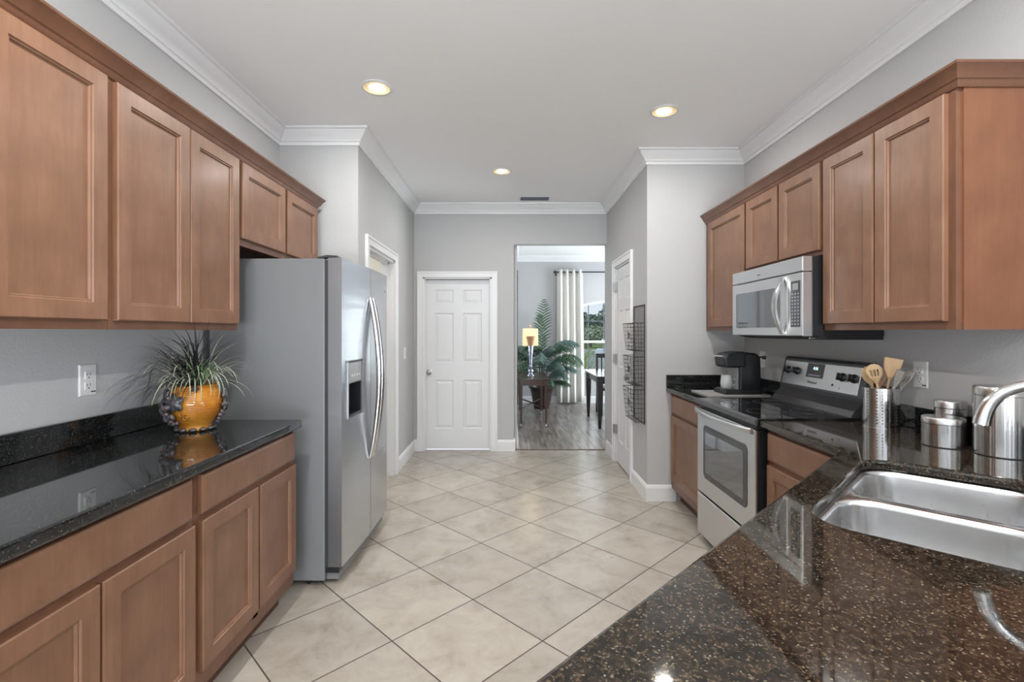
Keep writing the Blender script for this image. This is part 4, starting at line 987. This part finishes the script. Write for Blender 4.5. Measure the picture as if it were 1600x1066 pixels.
def blades(name, mat, cnt, az, elev, length, wd, seed, droop=1.0):
    rnd = random.Random(seed); m = MB()
    for k in range(cnt):
        a = math.radians(rnd.uniform(*az)); e = math.radians(rnd.uniform(*elev)); L_ = rnd.uniform(*length); d = Vector((math.cos(a), math.sin(a), 0))
        p = PC+Vector((rnd.uniform(-.035, .035), rnd.uniform(-.035, .035), .175)); N_ = 12; th = e; side = Vector((-d.y, d.x, 0)); prev = None
        g = rnd.uniform(.6, 1.2)*droop
        for i in range(N_+1):
            q = i/N_; ww = wd*(1-q**2.2)*.5+.0003; q1 = p+side*ww; q2 = p-side*ww
            v1, v2 = m.v(q1), m.v(q2)
            if prev: m.face([prev[0], prev[1], v2, v1])
            prev = (v1, v2)
            if p.x < LX+.11: d = Vector((d.x*.72, d.y, 0))
            if p.x < LX+.012: d = Vector((0, d.y, 0))
            if p.y > 2.52: d = Vector((d.x, d.y*.55, 0))
            if p.y > 2.585: d = Vector((d.x, 0, 0))
            p = p+(d*math.cos(th)+Vector((0, 0, math.sin(th))))*(L_/N_); th -= g*math.radians(115)/N_*(.4+1.2*q)
    return m.build(name, mat, pl, smooth=60)
blades('dark_grass', M['grass_dark'], 190, (140, 300), (22, 86), (.22, .42), .0058, 11)
blades('dark_grass', M['grass_dark'], 50, (-60, 150), (50, 88), (.20, .40), .0040, 12, .7)
blades('green_grass', M['grass_green'], 45, (-70, 60), (55, 88), (.12, .24), .0045, 13)
blades('pale_grass', M['grass_pale'], 60, (-100, 60), (25, 78), (.20, .38), .0048, 14)
blades('trailing_grass', M['grass_pale'], 16, (-85, -15), (52, 68), (.24, .34), .0045, 15, 1.75)

# ------------------------------------------------------------------ dining room
# curtain and rod
cu = thing('curtain', 'ivory grommet curtain hanging at the left side of the dining window', 'curtain', (1.15, 9.27, .03))
m = MB(); L = []; X0c, X1c = .895, 1.385
for j in range(13):
    q = j/12; zz = .03+(2.56-.03)*q; l = []
    for i in range(73):
        s_ = i/72; x = X0c+(X1c-X0c)*s_ + (.035*(1-q)*(s_-.1)); l.append((x, 9.27+.052*math.cos(2*PI*4*s_)*(1-.15*(1-q))+.008*math.sin(9*s_+4*q), zz))
    L.append(l)
m.loops(L, False, False, False); m.build('cloth', M['curtain'], cu, smooth=80, solid=.003)
for k in range(8):
    s_ = (k+.5)/8; x = X0c+(X1c-X0c)*s_; m = MB(); m.tube([(x, 9.27+.026*math.cos(q), 2.515+.026*math.sin(q)) for q in [2*PI*i/16 for i in range(16)]], .005, 6, closed=True); m.build('grommet', M['nickel'], cu, smooth=60)
rd = thing('curtain_rod', 'black curtain rod above the dining room window', 'curtain rod', (1.8, 9.27, 2.515))
m = MB(); m.cyl((.86, 9.27, 2.515), (3.4, 9.27, 2.515), .0125, 12); m.build('rod', M['wire'], rd, smooth=60)
m = MB(); m.ball((.85, 9.27, 2.515), .028, 12, 8); m.build('finial', M['wire'], rd, smooth=60)
for x in (.875, 3.3): m = MB(); m.box(x-.008, x+.008, 9.262, 9.399, 2.495, 2.503); m.box(x-.012, x+.012, 9.385, 9.399, 2.46, 2.54); m.build('bracket', M['wire'], rd)

# drop-leaf table on casters
tx0, tx1, ty0, ty1, tz = .135, .535, 6.98, 8.12, .700
tb = thing('side_table', 'dark wooden drop-leaf side table on casters below the lit lamp', 'table', ((tx0+tx1)/2, (ty0+ty1)/2, 0))
m = MB(); m.prism(rrect(tx0-.03, tx1+.03, ty0-.03, ty1+.03, .02), tz-.018, tz); m.build('tabletop', M['dark_wood'], tb, bevel=.003)
m = MB(); m.box(tx0+.005, tx1-.005, ty0+.005, ty0+.022, tz-.10, tz-.018); m.box(tx0+.005, tx1-.005, ty1-.022, ty1-.005, tz-.10, tz-.018); m.box(tx0+.005, tx0+.022, ty0, ty1, tz-.10, tz-.018); m.box(tx1-.022, tx1-.005, ty0, ty1, tz-.10, tz-.018); m.build('apron', M['dark_wood'], tb)
m = MB(); m.prism_x([(ty0+.05, tz-.03), (ty0+.05, .34), (ty0+.15, .30), (ty1-.15, .30), (ty1-.05, .34), (ty1-.05, tz-.03)], tx0-.034, tx0-.020); m.build('drop_leaf', M['dark_wood'], tb)
for (x, y) in ((tx0+.02, ty0+.02), (tx1-.02, ty0+.02), (tx0+.02, ty1-.02), (tx1-.02, ty1-.02)):
    m = MB(); m.loops([[(x+a*r, y+b_*r, z) for a, b_ in ((-1, -1), (1, -1), (1, 1), (-1, 1))] for r, z in ((.012, .055), (.018, .35), (.021, tz-.018))]); lg = m.build('leg', M['dark_wood'], tb)
    m = MB(); m.cyl((x, y, .03), (x, y, .06), .010, 10); m.cyl((x-.009, y, .0205), (x+.009, y, .0205), .020, 14); m.build('caster', M['nickel'], lg)
m = MB(); c = Vector(((tx0+tx1)/2, (ty0+ty1)/2, 0))
for sx_, sy_ in ((1, 1), (1, -1)):
    a = Vector((c.x-sx_*(tx1-tx0-.04)/2, c.y-sy_*(ty1-ty0-.04)/2, .27)); b_ = Vector((c.x+sx_*(tx1-tx0-.04)/2, c.y+sy_*(ty1-ty0-.04)/2, .27)); m.tube([a, b_], .012, 4)
m.build('cross_stretcher', M['dark_wood'], tb)
# lamp
LC = Vector((.315, 7.55, tz)); lp = thing('table_lamp', 'lit table lamp with square cream shade and crystal column', 'lamp', LC)
m = MB(); m.lathe(LC, [(.055, 0), (.055, .012), (.035, .02), (.030, .04), (.042, .06), (.040, .085), (.022, .10), (.030, .12), (.022, .14), (.020, .16), (.024, .25), (.034, .36), (.042, .46)], 12); m.build('crystal_column', M['crystal'], lp)
m = MB(); m.lathe(LC, [(.042, .46), (.055, .53), (.068, .60), (.070, .605), (.064, .605), (.04, .48)], 20, True, False); m.build('amber_cup', M['amber'], lp, smooth=60)
m = MB(); a = .115; yb = LC.y+.19
m.loops([[(LC.x+sx_*r, LC.y+.08+sy_*r*.5+.06, LC.z+z) for sx_, sy_ in ((-1, -1), (1, -1), (1, 1), (-1, 1))] for r, z in ((.122, .455), (.118, .725))], True, True); m.build('lamp_shade', M['shade'], lp, bevel=.004)
m = MB(); m.cyl((LC.x, LC.y+.14, LC.z+.725), (LC.x, LC.y+.14, LC.z+.755), .008, 8); m.ball((LC.x, LC.y+.14, LC.z+.765), .014, 8, 6); m.tube([(LC.x, LC.y+.03, LC.z+.40), (LC.x, LC.y+.10, LC.z+.44), (LC.x, LC.y+.14, LC.z+.5)], .006, 6); m.build('finial', M['amber'], lp, smooth=60)
pt = bpy.data.lights.new('lamp_bulb', 'POINT'); pt.energy = 3; pt.color = (1, .8, .5); pt.shadow_soft_size = .08
po = bpy.data.objects.new('lamp_bulb', pt); COL.objects.link(po); po.parent = lp; po.location = (0, .14, .85)
# palm
PP = Vector((.56, 8.75, 0)); pm = thing('potted_palm', 'large potted palm with drooping fronds behind the side table', 'plant', PP)
m = MB(); m.lathe(PP, [(.13, 0), (.135, .02), (.16, .12), (.19, .28), (.215, .36), (.235, .375), (.235, .395), (.20, .395), (.19, .35), (.02, .34)], 32); m.build('pot', M['pot'], pm, smooth=40)
def frond(az, e, L_, dr, zb_, seed, mat):
    rnd = random.Random(seed); m = MB(); a = math.radians(az); d = Vector((math.cos(a), math.sin(a), 0)); p = PP+Vector((d.x*.04, d.y*.04, zb_)); th = math.radians(e); N_ = 26; pts = []
    for i in range(N_+1):
        pts.append(p.copy()); q = i/N_; p = p+(d*math.cos(th)+Vector((0, 0, math.sin(th))))*L_/N_; th -= math.radians(dr)/N_*(.3+1.4*q)
    for q in pts: q.y = min(q.y, DY-.20); q.x = max(q.x, DX0+.05)
    m.tube(pts, [.008*(1-.8*i/N_) for i in range(N_+1)], 5)
    side = Vector((-d.y, d.x, 0))
    for i in range(7, N_):
        q = (i-7)/(N_-7); ll = L_*(.30 if e < 83 else .17)*math.sin(PI*(.18+.78*q)); t_ = (pts[i+1]-pts[i]).normalized()
        for s_ in (-1, 1):
            dr_ = (side*s_*.85+t_*(.75 if e < 83 else 1.1)+Vector((0, 0, (-.45 if e < 83 else .0)+rnd.uniform(-.12, .1)))).normalized(); c0 = pts[i]; up = Vector((0, 0, 1))
            wv = t_*.018
            pr = None
            for j in range(5):
                f_ = j/4; pos = c0+dr_*ll*f_+Vector((0, 0, -.10*ll*f_*f_*3)); pos.y = min(pos.y, DY-.17); pos.x = max(pos.x, DX0+.02); w2 = wv*(1-f_**1.5)*(.5 if j == 0 else 1)+t_*.0006
                v1, v2 = m.v(pos+w2), m.v(pos-w2)
                if pr: m.face([pr[0], pr[1], v2, v1])
                pr = (v1, v2)
    m.build('frond', mat, pm, smooth=60)
FR = [(-25, 74, .95, 120, .72, 1), (-70, 70, .80, 120, .72, 1), (195, 72, .80, 120, .70, 0), (245, 72, .85, 115, .72, 0), (10, 70, .80, 120, .70, 0), (-10, 80, 1.05, 125, .62, 0), (200, 78, 1.15, 150, .40, 0), (150, 80, .95, 145, .45, 1), (-20, 80, 1.2, 160, .40, 0), (-60, 74, 1.0, 150, .4, 1), (20, 72, 1.05, 140, .4, 0), (265, 80, 1.1, 150, .4, 1), (230, 66, .9, 130, .4, 0), (-5, 62, .85, 120, .38, 1), (-40, 60, .75, 130, .36, 1), (180, 60, .75, 120, .4, 0), (-90, 86, 1.35, 60, .45, 0), (-75, 50, .7, 130, .36, 0), (90, 84, 1.25, 70, .4, 0), (-25, 40, .62, 95, .32, 0)]
for i, (az, e, L_, dr, zb_, k) in enumerate(FR): frond(az, e, L_*(1.05 if az in (200, 150, 265, 230, 180) else 1.22 if e > 83 else .92), dr, zb_+.05, i, M['frond2' if k else 'frond'])
m = MB()
for k in range(5):
    a = 2*PI*k/5; m.tube([PP+Vector((.03*math.cos(a), .03*math.sin(a), .33)), PP+Vector((.045*math.cos(a), .045*math.sin(a), .8))], [.016, .008], 7)
    m.tube([PP+Vector((.045*math.cos(a), .045*math.sin(a), .8)), PP+Vector((.03*math.cos(a), .03*math.sin(a), .95))], [.008, .005], 7)
m.build('stems', M['stem'], pm, smooth=60)
# tall dark-framed mirror on the left dining wall
mr = thing('framed_mirror', 'tall dark-framed mirror on the dining room wall, seen edge-on behind the side table', 'mirror', (DX0, 8.0, .6))
m = MB(); 
for (a, b, c_, d_) in ((6.55, 6.62, .60, 2.20), (8.58, 8.65, .60, 2.20), (6.62, 8.58, .60, .67), (6.62, 8.58, 2.13, 2.20)): m.box(DX0+.001, DX0+.022, a, b, c_, d_)
m.build('frame', M['espresso'], mr)
m = MB(); m.box(DX0+.001, DX0+.010, 6.62, 8.58, .67, 2.13); m.build('glass', M['chrome'], mr)
# dining table + chairs
dx0, dx1, dy0, dy1, dz = 1.235, 2.45, 6.86, 7.95, .745
dt = thing('dining_table', 'espresso dark dining table by the window, cut off by the wall', 'table', ((dx0+dx1)/2, (dy0+dy1)/2, 0))
m = MB(); m.box(dx0-.02, dx1, dy0-.02, dy1, dz-.022, dz); m.build('tabletop', M['espresso'], dt, bevel=.006)
m = MB(); m.box(dx0+.02, dx1-.02, dy0+.02, dy0+.04, dz-.11, dz-.022); m.box(dx0+.02, dx1-.02, dy1-.04, dy1-.02, dz-.11, dz-.022); m.box(dx0+.02, dx0+.04, dy0+.02, dy1-.02, dz-.11, dz-.022); m.box(dx1-.04, dx1-.02, dy0+.02, dy1-.02, dz-.11, dz-.022); m.build('apron', M['espresso'], dt)
for (x, y) in ((dx0+.03, dy0+.03), (dx0+.03, dy1-.05), (dx1-.06, dy0+.03), (dx1-.06, dy1-.05)):
    m = MB(); m.loops([[(x+a*r, y+b_*r, z) for a, b_ in ((-1, -1), (1, -1), (1, 1), (-1, 1))] for r, z in ((.018, 0), (.038, .45), (.040, dz-.022))]); m.build('leg', M['espresso'], dt)
def chair(x, y, rot, label):
    t = thing('dining_chair', label, 'chair', (0, 0, 0), 'dark slat-back dining chairs')
    m = MB(); m.box(-.22, .22, -.21, .22, .42, .455); m.build('seat', M['espresso'], t, bevel=.006)
    m = MB(); m.box(-.20, .20, -.19, .20, .456, .50); m.build('cushion', M['cushion'], t, bevel=.015, seg=3)
    for sx_ in (-1, 1):
        m = MB(); m.loops([[(sx_*.20+a*r, -.19+b_*r, z) for a, b_ in ((-1, -1), (1, -1), (1, 1), (-1, 1))] for r, z in ((.014, 0), (.021, .42))]); m.build('leg', M['espresso'], t)
        m = MB(); m.loops([[(sx_*.20+a*.019, yy+b_*.017, z) for a, b_ in ((-1, -1), (1, -1), (1, 1), (-1, 1))] for yy, z in ((.25, 0), (.21, .42), (.225, .6), (.27, 1.0))]); m.build('leg', M['espresso'], t)
    m = MB(); m.box(-.22, .22, .25, .285, .93, 1.005); m.box(-.20, .20, .215, .235, .53, .57)
    m.build('back_rail', M['espresso'], t, bevel=.004)
    for k in range(5):
        xx = -.12+.06*k; m = MB(); m.loops([[(xx+a*.012, yy+b_*.007, z) for a, b_ in ((-1, -1), (1, -1), (1, 1), (-1, 1))] for yy, z in ((.225, .55), (.262, .95))]); m.build('back_slat', M['espresso'], t)
    t.location = (x, y, 0); t.rotation_euler = (0, 0, rot)
    return t
chair(1.68, 8.08, 0, 'dark slat-back dining chair at the window side of the dining table')
chair(1.72, 6.72, PI, 'dark dining chair with white cushion at the near side of the dining table')

# ------------------------------------------------------------------ outside the dining window
m = MB(); m.loops([[(-20, y, z), (60, y, z)] for y, z in ((9.6, -.25), (30, -.75), (60, -1.5), (140, -1.6))], False, False, False); struct(m.build('ground_lawn', M['lawn'], recalc=False))
m = MB(); m.loops([[(-20, y, z+.02), (60, y, z+.02)] for y, z in ((66, -1.5), (80, -1.52))], False, False, False); struct(m.build('ground_road', M['road'], recalc=False))
m = MB(); m.loops([[(x0, y, z+.02), (x1, y, z+.02)] for y, z, x0, x1 in ((13, -.33, 2.0, 7), (30, -.75, 4.6, 12), (60, -1.5, 8, 22))], False, False, False); struct(m.build('ground_driveway', M['road'], recalc=False))
def tree(x, y, zg, h_, r, seed, mat, label):
    rnd = random.Random(seed); t = thing('tree', label, 'tree', (x, y, zg), 'trees across the street')
    m = MB(); m.tube([(x, y, zg), (x+.1, y, zg+h_*.4), (x-.1, y, zg+h_*.6)], [.25, .18, .1], 8); m.build('trunk', M['trunk'], t)
    m = MB()
    for k in range(420):
        a = rnd.uniform(0, 2*PI); ph = math.acos(rnd.uniform(-1, 1)); rr = r*(rnd.uniform(.55, 1.0)); c = Vector((x+rr*math.sin(ph)*math.cos(a), y+rr*math.sin(ph)*math.sin(a), zg+h_*.62+rr*.75*math.cos(ph)*(h_*.38/r/.75)))
        s_ = r*rnd.uniform(.07, .16); u = Vector((rnd.uniform(-1, 1), rnd.uniform(-1, 1), rnd.uniform(-1, 1))).normalized(); w_ = u.orthogonal().normalized()
        q = u.cross(w_); m.face([m.v(c+w_*s_), m.v(c+q*s_*.7), m.v(c-w_*s_), m.v(c-q*s_*.7)]); m.face([m.v(c+u*s_), m.v(c+q*s_*.7), m.v(c-u*s_), m.v(c-q*s_*.7)])
    m.ball((x, y, zg+h_*.6), r*.72, 14, 9, (1, 1, h_*.38/r)); m.build('crown', mat, t, recalc=False)
TL = ['dark green tree across the street, left of the window muntin', 'tall dark tree across the street at the right of the window', 'pale green rounded tree across the street']
for i, (x, y, h_, r, k) in enumerate(((2, 100, 8, 4.9, 0), (12, 100, 7.6, 4.9, 0), (22.0, 100, 8.9, 4.4, 0), (32.5, 100, 10, 4.9, 1), (6.5, 110.5, 9, 4.4, 0), (17, 110.5, 7.2, 4.4, 0), (27.5, 110.5, 10, 4.4, 1), (14.5, 88, 4.2, 3.3, 2), (21.3, 88, 5, 3.3, 2))):
    tree(x, y, -1.55, h_, r, i, M['tree2' if k == 2 else 'tree'], TL[k])
# car in the driveway
cr_ = thing('car', 'silver-blue car parked on the driveway seen through the dining window', 'car', (11.1, 52, -1.3))
def cy(poly, y0, y1, name, mat, par, bev=.05): m = MB(); m.prism_y([(cr_.location.x+a, cr_.location.z+b_) for a, b_ in poly], cr_.location.y+y0, cr_.location.y+y1); return m.build(name, mat, par, bevel=bev, seg=3)
cy([(-2.2, .3), (-2.25, .75), (-1.5, .92), (1.8, .98), (2.2, .8), (2.2, .3)], -.85, .85, 'body', M['car'], cr_, .08)
cy([(-1.2, .93), (-.4, 1.42), (1.0, 1.45), (1.7, .97)], -.72, .72, 'cabin', M['car_glass'], cr_, .06)
cy([(-.45, 1.405), (-.38, 1.45), (1.0, 1.48), (1.08, 1.42)], -.70, .70, 'roof', M['car'], cr_, .02)
for x in (-1.4, 1.35):
    for y in (-.8, .62): m = MB(); m.cyl((11.1+x, 52+y, -1.3+.31), (11.1+x, 52+y+.18, -1.3+.31), .31, 18); m.build('wheel', M['tyre'], cr_)
# strappy yellow-green plant and low shrub by the window
yp = thing('strappy_plant', 'yellow-green strappy plant just outside the dining window', 'plant', (1.5, 10.6, -.27))
rnd = random.Random(5); m = MB()
for k in range(90):
    a = rnd.uniform(0, 2*PI); d_ = Vector((math.cos(a), math.sin(a), 0)); th = math.radians(rnd.uniform(60, 88)); p = Vector((1.46, 10.7, -.27)); L_ = rnd.uniform(1.1, 1.75); pr = None; side = Vector((-d_.y, d_.x, 0))
    for i in range(11):
        q = i/10; w_ = .022*(1-q**2); v1, v2 = m.v(p+side*w_), m.v(p-side*w_)
        if pr: m.face([pr[0], pr[1], v2, v1])
        pr = (v1, v2); p = p+(d_*math.cos(th)+Vector((0, 0, math.sin(th))))*L_/10; th -= math.radians(9)*q*1.5
m.build('blades', M['blade'], yp, smooth=60, recalc=False)
def shrub(x, y, r, seed, label):
    rnd = random.Random(seed); m = MB()
    for k in range(260):
        a = rnd.uniform(0, 2*PI); ph = math.acos(rnd.uniform(-.2, 1)); rr = r*rnd.uniform(.5, 1); c = Vector((x+rr*math.sin(ph)*math.cos(a), y+rr*math.sin(ph)*math.sin(a), -.27+rr*1.6*abs(math.cos(ph))+.05)); s_ = .04
        u = Vector((rnd.uniform(-1, 1), rnd.uniform(-1, 1), rnd.uniform(-1, 1))).normalized(); w_ = u.orthogonal().normalized(); m.face([m.v(c+u*s_), m.v(c+w_*s_*.6), m.v(c-u*s_), m.v(c-w_*s_*.6)])
    tag(m.build('shrub', M['tree'], recalc=False), label, 'shrub', 'low shrubs under the dining window')
shrub(1.75, 10.0, .42, 1, 'low dark shrub directly below the dining window, left one'); shrub(2.6, 10.0, .42, 2, 'low dark shrub directly below the dining window, right one')
